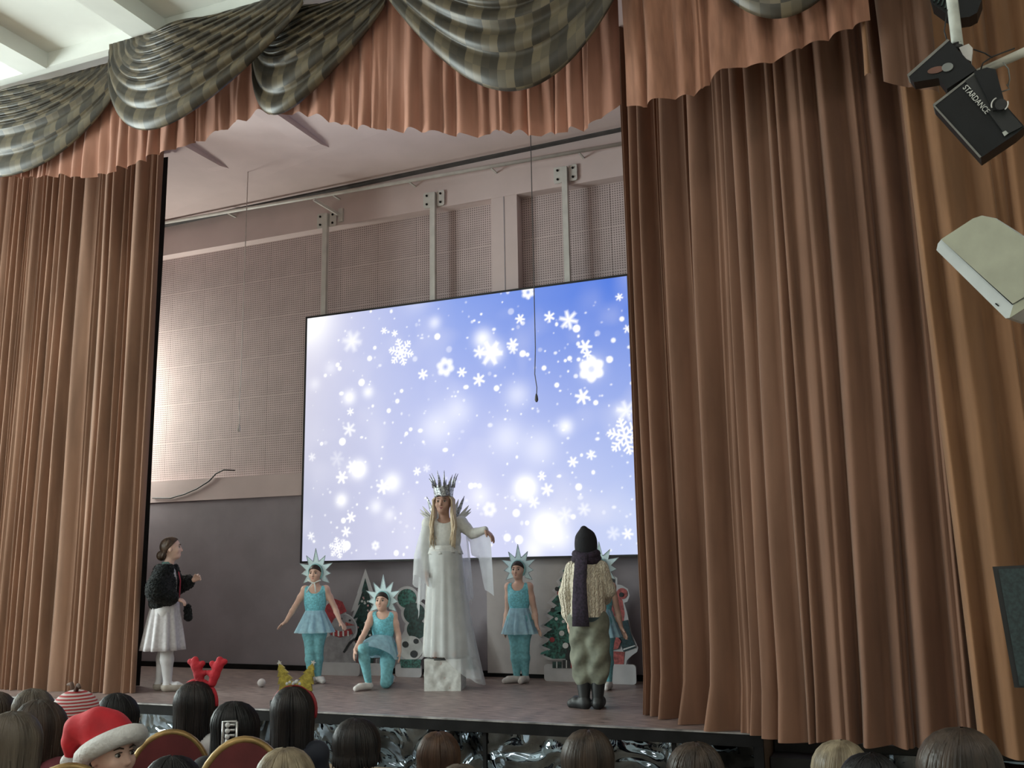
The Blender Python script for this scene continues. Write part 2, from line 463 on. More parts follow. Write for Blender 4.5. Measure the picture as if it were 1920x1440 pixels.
for a, b in zip(xs[:-1], xs[1:]):
    MB().box((a + 0.008, 6.625, HF + 0.07), (b - 0.008, 6.64, -0.07)).build('mirror_panel', M_foil, sf)
    MB().box((b - 0.014, 6.60, HF), (b + 0.014, 6.64, -0.06)).build('divider', M_dark, sf)
MB().box((-9.4, 6.60, HF), (-1.085, 6.64, HF + 0.07)).build('skirting', mat('tan skirting', (0.25, 0.18, 0.12), 0.5), sf)
# the lower wing of the stage to the right, its front under the curtain hem
sw = tag(MB().box((-0.52, 6.62, HF), (3.2, 9.08, -0.04)).build('stage_wing', M_black), kind='structure')
for k in range(3):
    MB().box((-0.5 + 1.2 * k, 6.60, HF + 0.05), (0.68 + 1.2 * k, 6.62, -0.09)).build('mirror_panel', M_foil, sw)
stp = empty('stage_steps', (-0.78, 6.62, HF)); tag(stp, 'dark wooden steps at the right end of the stage under the curtain', 'steps')
for k in range(3):
    MB().box((-0.25, 0.0 + 0.22 * k, 0), (0.25, 0.22 * (k + 1), 0.13 * (k + 1))).build('step', mat('dark grey step paint', (0.05, 0.05, 0.055), 0.5), stp)

# ------------------------------------------------------------------ LED screen with its snow picture
SX0, SX1, SZ0, SZ1, SY = -6.195, -2.436, 1.166, 3.882, 8.90
def smooth_noise(nx, ny, fx, fy, rng):
    g = rng.random((fy + 3, fx + 3))
    x = np.linspace(0, fx, nx, endpoint=False); y = np.linspace(0, fy, ny, endpoint=False)
    xi = x.astype(int); yi = y.astype(int); tx = x - xi; ty = y - yi
    tx = tx * tx * (3 - 2 * tx); ty = ty * ty * (3 - 2 * ty)
    a = g[np.ix_(yi, xi)] * (1 - tx) + g[np.ix_(yi, xi + 1)] * tx
    b = g[np.ix_(yi + 1, xi)] * (1 - tx) + g[np.ix_(yi + 1, xi + 1)] * tx
    return a * (1 - ty)[:, None] + b * ty[:, None]
def snow_picture(nx, ny):
    rng = np.random.default_rng(5)
    W_, H_ = SX1 - SX0, SZ1 - SZ0
    U, V = np.meshgrid(np.linspace(0, 1, nx), np.linspace(0, 1, ny))     # v = 0 bottom
    def C(r, g, b): return np.array(srgb(r, g, b))
    TL, TM, TR_ = C(226, 224, 240), C(132, 158, 232), C(66, 116, 222)
    BL, BM, BR = C(194, 197, 221), C(210, 210, 240), C(194, 206, 243)
    def tri(a, b, c, u):
        u = u[..., None]
        return np.where(u < .5, a + (b - a) * (u * 2), b + (c - b) * (u * 2 - 1))
    top = tri(TL, TM, TR_, U); bot = tri(BL, BM, BR, U)
    t = np.clip((V + 0.10 * (smooth_noise(nx, ny, 5, 4, rng) - .5)) * 1.25 - 0.22, 0, 1)[..., None]
    img = bot + (top - bot) * t ** 0.85
    nz = 0.6 * smooth_noise(nx, ny, 9, 6, rng) + 0.4 * smooth_noise(nx, ny, 20, 14, rng)
    cl = np.clip((nz - 0.5) * 2.2, 0, 1)[..., None] * (0.27 + 0.08 * (1 - V))[..., None]
    img = img + (C(236, 236, 250) - img) * cl
    x = U * W_; z = V * H_
    def blend(mask, col=(1.12, 1.12, 1.12)):
        nonlocal img
        img = img + (np.array(col) - img) * np.clip(mask, 0, 1)[..., None]
    def pt(px, py):
        p = on_y(px, py, SY); return p[0] - SX0, p[2] - SZ0
    def win(cx, cz, r):
        i0 = max(0, int((cx - r) / W_ * nx)); i1 = min(nx, int((cx + r) / W_ * nx) + 2)
        j0 = max(0, int((cz - r) / H_ * ny)); j1 = min(ny, int((cz + r) / H_ * ny) + 2)
        return slice(j0, j1), slice(i0, i1)
    def put(cx, cz, r, fn, a, soft):
        s = win(cx, cz, r * 1.4 + 0.02)
        if img[s].size == 0: return
        dx = x[s] - cx; dz = z[s] - cz
        d = fn(dx, dz)
        m = np.clip(0.5 - d / max(soft, 1e-4), 0, 1) * a
        img[s] = img[s] + (np.array((1.12, 1.12, 1.12)) - img[s]) * m[..., None]
    def dot(cx, cz, r, a=1, soft=0.012, sq=1.0):
        put(cx, cz, r, lambda dx, dz: np.hypot(dx * sq, dz) - r, a, soft)
    def fold(dx, dz, rot):
        ang = np.arctan2(dz, dx) + rot; rr = np.hypot(dx, dz)
        k = np.pi / 3
        an = np.abs((ang + k / 2) % k - k / 2)
        return rr * np.cos(an), rr * np.sin(an)
    def star(cx, cz, r, a=1, soft=0.012, rot=0.0, wd=0.16, core=0.33):
        def fn(dx, dz):
            u, v = fold(dx, dz, rot)
            arm = np.maximum(v - wd * r * (1.05 - 0.35 * u / r), u - r)
            return np.minimum(arm, np.hypot(dx, dz) - core * r)
        put(cx, cz, r, fn, a, soft)
    def ring(cx, cz, r, a=1, soft=0.03, rot=0.0):
        def fn(dx, dz):
            u, v = fold(dx, dz, rot)
            rr = np.hypot(dx, dz)
            hexs = rr - r * (0.72 + 0.28 * (u / np.maximum(rr, 1e-6)) ** 10)
            return np.maximum(hexs, 0.26 * r - rr)
        put(cx, cz, r, fn, a, soft)
    def flake(cx, cz, r, a=1, soft=0.008, rot=0.0):
        def fn(dx, dz):
            u, v = fold(dx, dz, rot)
            d = np.maximum(v - 0.055 * r, u - r)
            for u0, ln in ((0.3, 0.3), (0.55, 0.34), (0.78, 0.22)):
                uu = u - u0 * r
                p = uu * 0.5 + v * 0.866; q = np.abs(-uu * 0.866 + v * 0.5)
                d = np.minimum(d, np.maximum(np.maximum(q - 0.045 * r, p - ln * r), -p))
            return d
        put(cx, cz, r, fn, a, soft)
    S = 1 / 205.0
    def glow(px, py, rp, a, soft=1.0):
        cx, cz = pt(px, py); r = rp * S
        s = win(cx, cz, r * 1.6)
        d = np.hypot(x[s] - cx, z[s] - cz) / r
        m = np.clip(np.exp(-(d ** 2) * 2.9) * a * .92, 0, 1)
        img[s] = img[s] + (np.array((1.12, 1.12, 1.15)) - img[s]) * m[..., None]
    # big soft lights
    for g in ((577, 600, 105, 1.3), (1025, 990, 52, 1.6), (985, 915, 38, 1.7), (672, 880, 30, 1.8), (735, 905, 34, 1.0), (640, 938, 24, 1.1),
              (655, 745, 26, 1.0), (690, 735, 22, .8), (905, 635, 34, .9), (925, 660, 38, .9), (815, 605, 24, .6), (1060, 800, 28, .8), (660, 640, 26, .6),
              (950, 820, 60, .45), (1010, 840, 60, .45), (820, 800, 70, .45), (860, 770, 55, .4), (1110, 690, 40, .6), (970, 740, 45, .45), (705, 950, 26, .6),
              (730, 965, 22, .5), (1050, 1010, 42, .6), (900, 930, 40, .5), (620, 690, 26, .4), (590, 720, 24, .4), (1165, 770, 24, .55), (1000, 1030, 40, .7), (780, 560, 60, .25)):
        glow(*g)
    # left edge and bottom edge glare of the picture itself
    # snowflakes, stars and dots
    for (px, py, r) in ((752, 660, 32), (1172, 818, 38), (634, 1027, 24)):
        cx, cz = pt(px, py); flake(cx, cz, r * S, 1, 0.01, 0.26)
        dot(cx, cz, r * 0.22 * S) if px < 1000 else None
    for (px, py, r, a, rot) in ((835, 688, 21, .75, .3), (1109, 692, 27, 1, .55), (918, 955, 15, .7, .2), (990, 548, 14, 1, .5), (704, 1023, 9, .9, .4)):
        cx, cz = pt(px, py); ring(cx, cz, r * S, a, 0.035, rot)
    for (px, py, r, a, soft, rot) in ((975, 598, 11, 1, .012, .2), (1030, 594, 12, 1, .014, .5), (1066, 600, 20, .9, .03, .3), (1097, 650, 15, 1, .014, .1),
            (1101, 664, 10, 1, .01, .5), (1092, 744, 16, 1, .016, .25), (898, 712, 14, 1, .014, .4), (866, 698, 11, 1, .012, .1), (793, 702, 12, 1, .014, .35),
            (920, 662, 27, .85, .03, .1), (899, 660, 14, .9, .02, .4), (961, 645, 13, 1, .015, .2), (962, 655, 10, .9, .02, .2), (720, 620, 8, 1, .01, 0), (740, 625, 8, 1, .01, .3),
            (641, 895, 15, 1, .014, .1), (655, 805, 16, .7, .02, .3), (658, 970, 12, 1, .012, .8), (649, 997, 12, .9, .014, .2), (718, 913, 16, .95, .02, .3),
            (782, 884, 9, 1, .014, .2), (800, 878, 8, .6, .02, .4), (660, 875, 14, .9, .02, 0), (585, 857, 9, .7, .02, .3), (583, 1005, 9, .8, .014, .2),
            (1074, 866, 11, 1, .014, .15), (1108, 853, 10, .9, .014, .4), (1016, 893, 9, 1, .012, 0), (1026, 918, 13, .95, .018, .3), (1001, 942, 12, .8, .02, .2),
            (1177, 1001, 11, .9, .016, .1), (1150, 1000, 12, .5, .03, .3), (1175, 770, 20, .6, .035, .2), (1176, 616, 8, .9, .012, .1), (657, 772, 9, .9, .012, .4),
            (632, 860, 16, .35, .04, .1), (660, 640, 24, .55, .05, .2), (1060, 965, 14, .6, .04, .3), (1095, 955, 12, .6, .03, .2), (1161, 557, 8, 1, .012, .3)):
        cx, cz = pt(px, py); star(cx, cz, r * S, a, soft, rot, wd=0.2)
    for (px, py, r, a) in ((1081, 616, 8, 1), (820, 631, 7, 1), (678, 717, 8, 1), (693, 672, 6, .9), (642, 828, 8.5, 1), (650, 1023, 10, 1), (904, 905, 0, 1), (883, 911, 6, 1),
            (899, 911, 5, .8), (644, 976, 6, 1), (1150, 638, 5, .8), (958, 584, 7, .35), (842, 655, 7, .3), (778, 673, 6, .4), (1020, 690, 5, 1), (1044, 722, 5, 1), (1085, 913, 7, .9),
            (1075, 969, 5, .8), (1068, 672, 5, .9), (1085, 674, 4, .9), (1143, 674, 7, .9), (931, 728, 6, 1), (980, 663, 7, 1), (989, 665, 4, 1), (1117, 755, 5, 1),
            (753, 733, 4, 1), (770, 805, 4, 1), (762, 813, 4, 1), (603, 832, 4, 1), (729, 770, 5, 1), (743, 1037, 6, .9), (968, 962, 8, .8), (973, 1012, 9, .8),
            (951, 1008, 8, .8), (633, 684, 5, .9), (637, 691, 5, .9), (745, 752, 5, .9), (1166, 598, 5, .9), (1120, 625, 6, .35), (610, 704, 4, .9)):
        if r: 
            cx, cz = pt(px, py); dot(cx, cz, r * S, a, 0.014)
    for k in range(380):
        px = rng.uniform(580, 1195); py = rng.uniform(545, 1040)
        a = rng.uniform(.35, 1) if rng.random() < .75 else .25
        r = rng.choice([1.3, 1.8, 2.4, 3.2, 4.4], p=[.3, .3, .22, .12, .06])
        cx, cz = pt(px, py)
        if 0 < cx < W_ and 0 < cz < H_: dot(cx, cz, r * S, a, 0.012, rng.uniform(.7, 1.3))
    # LED module rows: faint horizontal scan lines
    return img
nx, ny = 470, 340
img = snow_picture(nx, ny)
scr = empty('led_screen', ((SX0 + SX1) / 2, SY + 0.06, SZ0))
tag(scr, 'large bright LED video wall showing white snowflakes on a blue winter sky', 'screen')
U, V = np.meshgrid(np.linspace(SX0, SX1, nx), np.linspace(SZ0, SZ1, ny))
pv = np.stack([U - scr.location.x, np.full_like(U, -0.06), V - SZ0], -1).reshape(-1, 3)
def picture_mat():
    m = bpy.data.materials.new('led picture'); m.use_nodes = True; nt = m.node_tree; N = nt.nodes; L = nt.links
    at = N.new('ShaderNodeAttribute'); at.attribute_name = 'picture'
    b = N['Principled BSDF']; b.inputs['Base Color'].default_value = (0.02, 0.02, 0.02, 1); b.inputs['Roughness'].default_value = 0.5
    L.new(at.outputs['Color'], b.inputs['Emission Color']); b.inputs['Emission Strength'].default_value = 0.91
    return m
so = obj('screen_picture', (pv, grid_faces(nx, ny)), picture_mat(), scr)
ca = so.data.color_attributes.new('picture', 'FLOAT_COLOR', 'POINT')
ca.data.foreach_set('color', np.concatenate([img, np.ones((ny, nx, 1))], -1).astype(np.float32).ravel())
x0, x1 = SX0 - scr.location.x, SX1 - scr.location.x; hh = SZ1 - SZ0
MB().box((x0, -0.055, 0), (x1, 0.03, hh)).build('cabinet', M_black, scr)
for a, b in (((x0 - 0.02, -0.07, -0.02), (x1 + 0.02, 0.03, 0)), ((x0 - 0.02, -0.07, hh), (x1 + 0.02, 0.03, hh + 0.02)),
             ((x0 - 0.02, -0.07, 0), (x0, 0.03, hh)), ((x1, -0.07, 0), (x1 + 0.02, 0.03, hh))):
    MB().box(a, b).build('bezel', M_black, scr)

# supports of the screen on the upper beam
for k, (xp, zt, lab) in enumerate(((-6.06, 5.16, 'white steel screen post nearest the left curtain, bolted to the wall beam'),
                                   (-4.655, 5.18, 'white steel screen post just left of the pilaster, bolted to the beam'),
                                   (-3.10, 5.20, 'white steel screen post right of the pilaster, nearest the right curtain'))):
    r = empty('screen_post', (xp, 9.03, 3.2)); tag(r, lab, 'post', 'posts holding the screen')
    MB().box((-0.03, -0.025, 0), (0.03, 0.025, zt - 3.2)).build('upright', M_white, r)
    for s in (-1, 1):
        x = 0.085 * s
        pl = MB().prism(rrect(x - 0.045, zt - 3.2 - 0.16, x + 0.045, zt - 3.2 + 0.02, 0.02), 0.012, 0.026, FRONT).build('plate', M_white, r)
        for dz in (-0.12, -0.02):
            MB().lathe([(0.013, 0), (0.013, 0.012), (0.008, 0.016)], 6, TR((x, 0.012, zt - 3.2 + dz), rx=PI / 2)).build('bolt', M_dark, pl)
    MB().box((-0.13, 0.026, zt - 3.25), (0.13, 0.036, zt - 3.21)).build('cross_bar', M_white, r)
pp = MB().tube([(-9.3, 8.93, 5.40), (-6, 8.93, 5.345), (-1.8, 8.93, 5.285)], 0.022, 8).build('wall_pipe', M_white, smooth=True)
tag(pp, 'thin white pipe running along the wall beam above the screen', 'pipe')
for x in (-7.4, -5.9, -4.9, -3.9, -2.9):
    zz = 5.40 - (x + 9.3) * 0.0154
    MB().box((x - 0.01, 8.93, zz - 0.03), (x + 0.01, 9.07, zz - 0.015)).build('clip', M_white, pp)
ar = empty('wall_bracket', (-5.9, 9.07, 5.1)); tag(ar, 'small white angled bracket on the beam beside the left screen post', 'bracket')
MB().tube([(-0.12, -0.35, 0.12), (0.02, -0.02, 0.02)], 0.02, 6).build('arm', M_white, ar)
MB().box((0.0, -0.03, -0.06), (0.06, 0.0, 0.1)).build('plate', M_white, ar)
cb = [on_y(px, py, 9.05) for px, py in ((286, 934), (320, 934), (345, 927), (370, 916), (392, 902), (405, 888), (420, 881), (440, 882))]
tag(MB().tube(cb, 0.008, 6).build('wall_cable', M_black, smooth=True), 'loose black cable sagging along the wall ledge left of the screen', 'cable')
wbd = tag(MB().box((-4.06, 9.03, 0.04), (-3.05, 9.05, 1.2)).build('wall_board', mat('pale board', (0.42, 0.37, 0.36), 0.6, var=0.03)), 'tall pale board leaning flat on the wall behind the standing dancer', 'board')
# hanging microphones
for (p0, p1, y, m, lab) in (((462, 262), (448, 806), 8.2, mat('white cord', (0.6, 0.55, 0.52), 0.6), 'thin pale microphone cord hanging before the wall left of the screen'),
                            ((1003, 300), (1006, 750), 8.3, mat('grey cord', (0.10, 0.095, 0.095), 0.6), 'thin dark microphone cord hanging in front of the blue screen')):
    a = on_y(*p0, y); b = on_y(*p1, y)
    r = empty('hanging_microphone', (b[0], b[1], b[2])); tag(r, lab, 'microphone', 'microphones hanging over the stage')
    zt = 5.5 - b[2]
    MB().tube([(0, 0, 0.02), (0.006, 0, 0.12), (-0.012, 0, 0.25), (0.0, 0, 0.5), (0.0, 0, zt)], 0.0045, 6).build('cord', m, r, True)
    MB().tube([(0.0, 0, 0.06), (0.0, 0, 0.035), (0, 0, 0.0), (0, 0, -0.02)], [0.006, 0.014, 0.018, 0.008], 8).build('capsule', m, r, True)
# ------------------------------------------------------------------ curtains
def velvet(name, col):
    m = mat(name, col, 0.85, var=0.10, nscale=2.2, stretch=(3, 3, 0.5), bump=0.08, bscale=160, sheen=0.35, spec=0.2, trans=0.06)
    return m
M_velvet = velvet('terracotta velvet', (0.205, 0.107, 0.070))
M_velvet2 = velvet('ochre velvet', (0.25, 0.127, 0.066))
M_valance = velvet('rust velvet', (0.46, 0.225, 0.160))
def interp_path(path, s):
    P = np.array(path, float); d = np.r_[0, np.cumsum(np.hypot(*np.diff(P, axis=0).T))]
    s = np.clip(s, 0, d[-1])
    x = np.interp(s, d, P[:, 0]); y = np.interp(s, d, P[:, 1])
    e = 0.02
    tx = np.interp(np.clip(s + e, 0, d[-1]), d, P[:, 0]) - np.interp(np.clip(s - e, 0, d[-1]), d, P[:, 0])
    ty = np.interp(np.clip(s + e, 0, d[-1]), d, P[:, 1]) - np.interp(np.clip(s - e, 0, d[-1]), d, P[:, 1])
    l = np.hypot(tx, ty) + 1e-9
    return x, y, tx / l, ty / l, d[-1]
def drape(name, path, ztop, zbot, wmin, wmax, amp, seed, m, parent=None, rows=28, per=12, wander=0.03, flare=0.35, pw=2.4, zfun=None, puddle=0.0, sub=0.35, widths=None):
    rng = np.random.default_rng(seed)
    P = np.array(path, float); Lt = np.hypot(*np.diff(P, axis=0).T).sum()
    if widths is None:
        widths = []
        while sum(widths) < Lt: widths.append(wmin + (wmax - wmin) * rng.random() ** 1.5)
    widths = np.array(widths); widths *= Lt / widths.sum()
    ss = []; off = []; tan = []
    s0 = 0
    for w_ in widths:
        t = np.linspace(0, 1, per, endpoint=False)
        A = amp * (0.55 + 0.6 * rng.random()) * min(1.25, (w_ / ((wmin + wmax) / 2)) ** 0.5)
        base = 1 - np.abs(2 * t - 1) ** pw
        if rng.random() < sub:
            c = rng.uniform(.35, .65); base = base - 0.35 * np.exp(-((t - c) / .11) ** 2)
        lean = rng.uniform(-.6, .6)
        ss.append(s0 + w_ * (t + 0.06 * np.sin(2 * PI * t))); off.append(A * base); tan.append(lean * w_ * 0.35 * base)
        s0 += w_
    ss = np.r_[np.concatenate(ss), Lt]; off = np.r_[np.concatenate(off), 0]; tan = np.r_[np.concatenate(tan), 0]
    n = len(ss)
    ph = rng.uniform(0, 6.28, 4)
    V = []
    for j in range(rows):
        q = (j / (rows - 1)) ** (1.0 if puddle == 0 else 0.85)   # 0 bottom .. 1 top
        wob = wander * (np.sin(ss * 2.1 + ph[0] + q * 2.2) * (1 - q) + 0.5 * np.sin(ss * 5.3 + ph[1] - q * 3.1) * (1 - q))
        x, y, tx, ty, _ = interp_path(path, ss + wob)
        a = 0.75 + flare * (1 - q)
        if puddle and q < 0.06: a *= 1 + puddle * (1 - q / 0.06)
        o = off * a
        nxv, nyv = ty, -tx           # towards the hall
        jit = 0.006 * np.sin(ss * 40 + q * 9 + ph[2])
        X = x + nxv * (o + jit) + tx * tan * a; Y = y + nyv * (o + jit) + ty * tan * a
        zb = zbot(ss) if callable(zbot) else zbot + 0 * ss
        zt = ztop(ss) if callable(ztop) else ztop + 0 * ss
        V.append(np.stack([X, Y, zb + (zt - zb) * q], -1))
    V = np.array(V).reshape(-1, 3)
    o = obj(name, (V, grid_faces(n, rows)), m, parent, smooth=True)
    return o
lc = drape('stage_curtain', [(-9.0, 6.98), (-7.6, 7.0), (-6.72, 7.10)], 5.5, 0.003, 0.04, 0.20, 0.105, 3, velvet('light terracotta velvet', (0.265, 0.150, 0.102)), rows=30, per=11, wander=0.03, flare=0.3)
tag(lc, 'tall terracotta velvet stage curtain gathered at the left of the stage', 'curtain')
rc = drape('stage_curtain', [(-1.945, 7.22), (-1.60, 7.06), (-1.25, 6.80), (-0.90, 6.42), (-0.62, 6.27), (-0.2, 6.22), (0.24, 6.20)], 5.5, 
           lambda s: np.where(s < 1.55, 0.004, 0.004 + 0.03 * np.clip((s - 1.55) / .15, 0, 1)), 0.05, 0.26, 0.135, 11, M_velvet, rows=34, per=12, wander=0.035, flare=0.35, puddle=0.35)
tag(rc, 'wide brown velvet stage curtain drawn across the right side of the stage', 'curtain')
rc2 = drape('side_curtain', [(0.14, 6.0), (0.6, 5.97), (2.2, 5.93), (3.15, 5.9)], 5.4, 0.05, 0.10, 0.40, 0.12, 29, M_velvet2, rows=26, per=14, wander=0.05, flare=0.3, pw=2.0)
tag(rc2, 'ochre brown velvet side curtain with broad folds behind the white loudspeaker', 'curtain')
bl = drape('leg_curtain', [(-8.0, 7.52), (on_y(294, 700, 7.52)[0], 7.52)], 5.45, 0.003, 0.1, 0.2, 0.02, 5, mat('black drape', (0.012, 0.013, 0.016), 0.8, sheen=0.2), rows=8, per=8)
tag(bl, 'narrow black masking drape showing behind the left curtain edge', 'curtain')
# valance along the proscenium
VY = 5.80
prof = [(-400, 372), (0, 332), (60, 335), (110, 330), (170, 336), (230, 318), (300, 292), (360, 275), (430, 240), (480, 216), (520, 212), (590, 218), (650, 240), (740, 246), (830, 252), (880, 258), (960, 250), (1010, 258), (1075, 246), (1110, 243), (1168, 195)]
pts = [on_y(px, py, VY) for px, py in prof]
vx = np.array([p[0] for p in pts]); vz = np.array([p[2] for p in pts])
va = drape('valance', [(vx[0], VY), (vx[-1], VY)], 5.405, lambda s: np.interp(vx[0] + s, vx, vz) + 0.012 * np.sin(s * 31), 0.09, 0.24, 0.055, 8, M_valance, rows=14, per=10, wander=0.01, flare=0.45, pw=2.2)
tag(va, 'rust velvet pleated valance with a scalloped hem over the left and middle stage', 'valance')
prof = [(1172, 198), (1200, 205), (1236, 190), (1300, 180), (1365, 130), (1440, 122), (1500, 92), (1560, 75), (1632, 38)]
pts = [on_y(px, py, 5.62) for px, py in prof]
vx2 = np.array([p[0] for p in pts]); vz2 = np.array([p[2] for p in pts])
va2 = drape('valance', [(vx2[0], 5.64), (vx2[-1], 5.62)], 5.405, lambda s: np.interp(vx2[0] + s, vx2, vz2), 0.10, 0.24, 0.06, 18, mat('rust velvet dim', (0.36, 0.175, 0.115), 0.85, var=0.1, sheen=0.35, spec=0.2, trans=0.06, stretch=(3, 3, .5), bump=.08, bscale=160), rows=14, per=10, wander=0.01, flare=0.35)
tag(va2, 'brown velvet valance section stepping up over the right curtain', 'valance')
p = [on_y(1604, 40, 5.66), on_y(1634, 140, 5.66)]
va3 = drape('valance_tail', [(p[0][0], 5.66), (p[1][0], 5.66)], 5.405, p[1][2], 0.07, 0.1, 0.03, 28, M_velvet2, rows=10, per=8, flare=0.1)
tag(va3, 'short straight velvet strip hanging at the right end of the valance', 'valance')
p = [on_y(1645, 150, 5.75), on_y(1762, 182, 5.75)]
va4 = drape('valance_tail', [(p[0][0], 5.80), (p[1][0], 5.72)], 5.405, lambda s: p[0][2] + (p[1][2] - p[0][2]) * s / (p[1][0] - p[0][0]), 0.07, 0.16, 0.05, 31, velvet('dark brown velvet', (0.15, 0.078, 0.050)), rows=12, per=9, flare=0.2)
tag(va4, 'dark brown valance piece hanging left of the white lamp pole', 'valance')

# swags of checked satin
def satin():
    m = mat('checked brown satin', (0.12, 0.095, 0.065), 0.42, var=0.1, nscale=5, sheen=0.0, spec=0.55)
    nt = m.node_tree; N = nt.nodes; L = nt.links; b = N['Principled BSDF']
    uvn = N.new('ShaderNodeUVMap'); ck = N.new('ShaderNodeTexChecker'); ck.inputs['Scale'].default_value = 1.0
    ck.inputs['Color1'].default_value = (0.042, 0.034, 0.025, 1); ck.inputs['Color2'].default_value = (0.115, 0.092, 0.062, 1)
    ck2 = N.new('ShaderNodeTexChecker'); ck2.inputs['Scale'].default_value = 2.0
    ck2.inputs['Color1'].default_value = (0.85, 0.85, 0.85, 1); ck2.inputs['Color2'].default_value = (1.15, 1.12, 1.05, 1)
    L.new(uvn.outputs[0], ck.inputs['Vector']); L.new(uvn.outputs[0], ck2.inputs['Vector'])
    mx = N.new('ShaderNodeMix'); mx.data_type = 'RGBA'; mx.blend_type = 'MULTIPLY'; mx.inputs['Factor'].default_value = 1
    L.new(ck.outputs['Color'], mx.inputs['A']); L.new(ck2.outputs['Color'], mx.inputs['B'])
    L.new(mx.outputs['Result'], b.inputs['Base Color'])
    return m
M_satin = satin()
def swag(label, L, R, low, gl, gr, nf, y, seed, topz=5.405):
    """L, R: pixels of the two upper corners; low: lowest pixel of the hem; gl, gr: gather lengths at the ends (m)"""
    rng = np.random.default_rng(seed)
    ax_, bx_ = on_y(*L, y)[0], on_y(*R, y)[0]; c = on_y(*low, y)
    tl = min(max((c[0] - ax_) / (bx_ - ax_), .25), .75); pwr = math.log(.5) / math.log(tl)
    nu, per = 64, 10; nv = nf * per + 1
    wf = rng.uniform(.75, 1.25, nf); edges = np.r_[0, np.cumsum(wf) / wf.sum()]
    drop = (topz - (gl + (gr - gl) * tl)) - c[2]
    V = []; UV = []
    for j in range(nv):
        v = j / (nv - 1)
        i = min(nf - 1, int(np.searchsorted(edges, v, side='right') - 1)); ft = (v - edges[i]) / (edges[i + 1] - edges[i])
        ridge = max(0.0, 1 - abs(2 * ft - 1) ** 2.0)
        span = min(1.0, .20 + .98 * v ** .75)
        for k in range(nu):
            u = k / (nu - 1)
            xl = ax_ + (bx_ - ax_) * u
            x = c[0] + (xl - c[0]) * span
            s_ = math.sin(PI * u ** pwr)
            sag = max(0.0, s_) ** .78
            g = (gl + (gr - gl) * u) * max(0, v - .76) / .24
            z = topz - g - drop * sag * (v ** 1.12)
            e = .25 + .75 * max(0.0, math.sin(PI * u)) ** .6
            yy = y - .02 - .045 * ridge * e - .11 * max(0.0, math.sin(PI * u)) * (.25 + .75 * math.sin(PI * min(1, v * .85)))
            z -= .022 * ridge * e * (1 if v > .02 else 0)
            z = min(z, topz)
            V.append((x, yy, z)); UV.append(((x - ax_) / .12 + .9 * v, v * nf * .9))
    o = obj('swag', (np.array(V), grid_faces(nu, nv)), M_satin, None, True, uv=np.array(UV))
    so = o.modifiers.new('thick', 'SOLIDIFY'); so.thickness = 0.006; so.offset = 1
    return tag(o, label, 'swag', 'checked satin swags on the valance')
swag('checked brown satin swag at the far left edge of the picture', (-250, 250), (230, 132), (40, 334), 0.28, 0.24, 9, 5.74, 1)
swag('checked brown satin swag with its right end lapping over the next one', (206, 142), (572, 12), (318, 246), 0.22, 0.12, 10, 5.52, 2)
swag('checked olive satin swag partly tucked under its left neighbour', (478, 40), (728, -32), (548, 217), 0.34, 0.14, 10, 5.74, 3)
swag('largest checked satin swag hanging over the middle of the screen', (712, -50), (1215, -110), (985, 180), 0.16, 0.22, 9, 5.50, 4)
swag('checked satin swag cut off by the top picture edge on the right', (1270, -95), (1715, -140), (1480, 46), 0.20, 0.20, 7, 5.52, 5)
# ------------------------------------------------------------------ people
def V3(*a): return np.array(a, float)
def unit(v): return v / (np.linalg.norm(v) + 1e-12)
def axis_rot(d):
    """rotation whose z axis is d, x axis as close to world x as possible"""
    z = unit(d); x = V3(1, 0, 0); x = unit(x - z * (x @ z)); y = np.cross(z, x)
    return np.stack([x, y, z], 1)
M_skin = mat('skin', (0.66, 0.42, 0.335), 0.55, var=0.06, nscale=12, sub=0.08, spec=0.35)
M_skin2 = mat('fair skin', (0.70, 0.47, 0.39), 0.55, var=0.06, nscale=12, sub=0.08, spec=0.35)
M_lip = mat('lips', (0.38, 0.11, 0.10), 0.5)
M_eyew = mat('eye white', (0.42, 0.40, 0.38), 0.3); M_iris = mat('dark iris', (0.02, 0.014, 0.01), 0.2)
M_brow = mat('brow hair', (0.05, 0.033, 0.022), 0.8)
def hair_mat(name, c1, c2, rough=0.42):
    m = mat(name, c1, rough, var=0.1, nscale=26, stretch=(1, 1, 0.12), col2=c2, bump=0.35, bscale=90, spec=0.3)
    return m
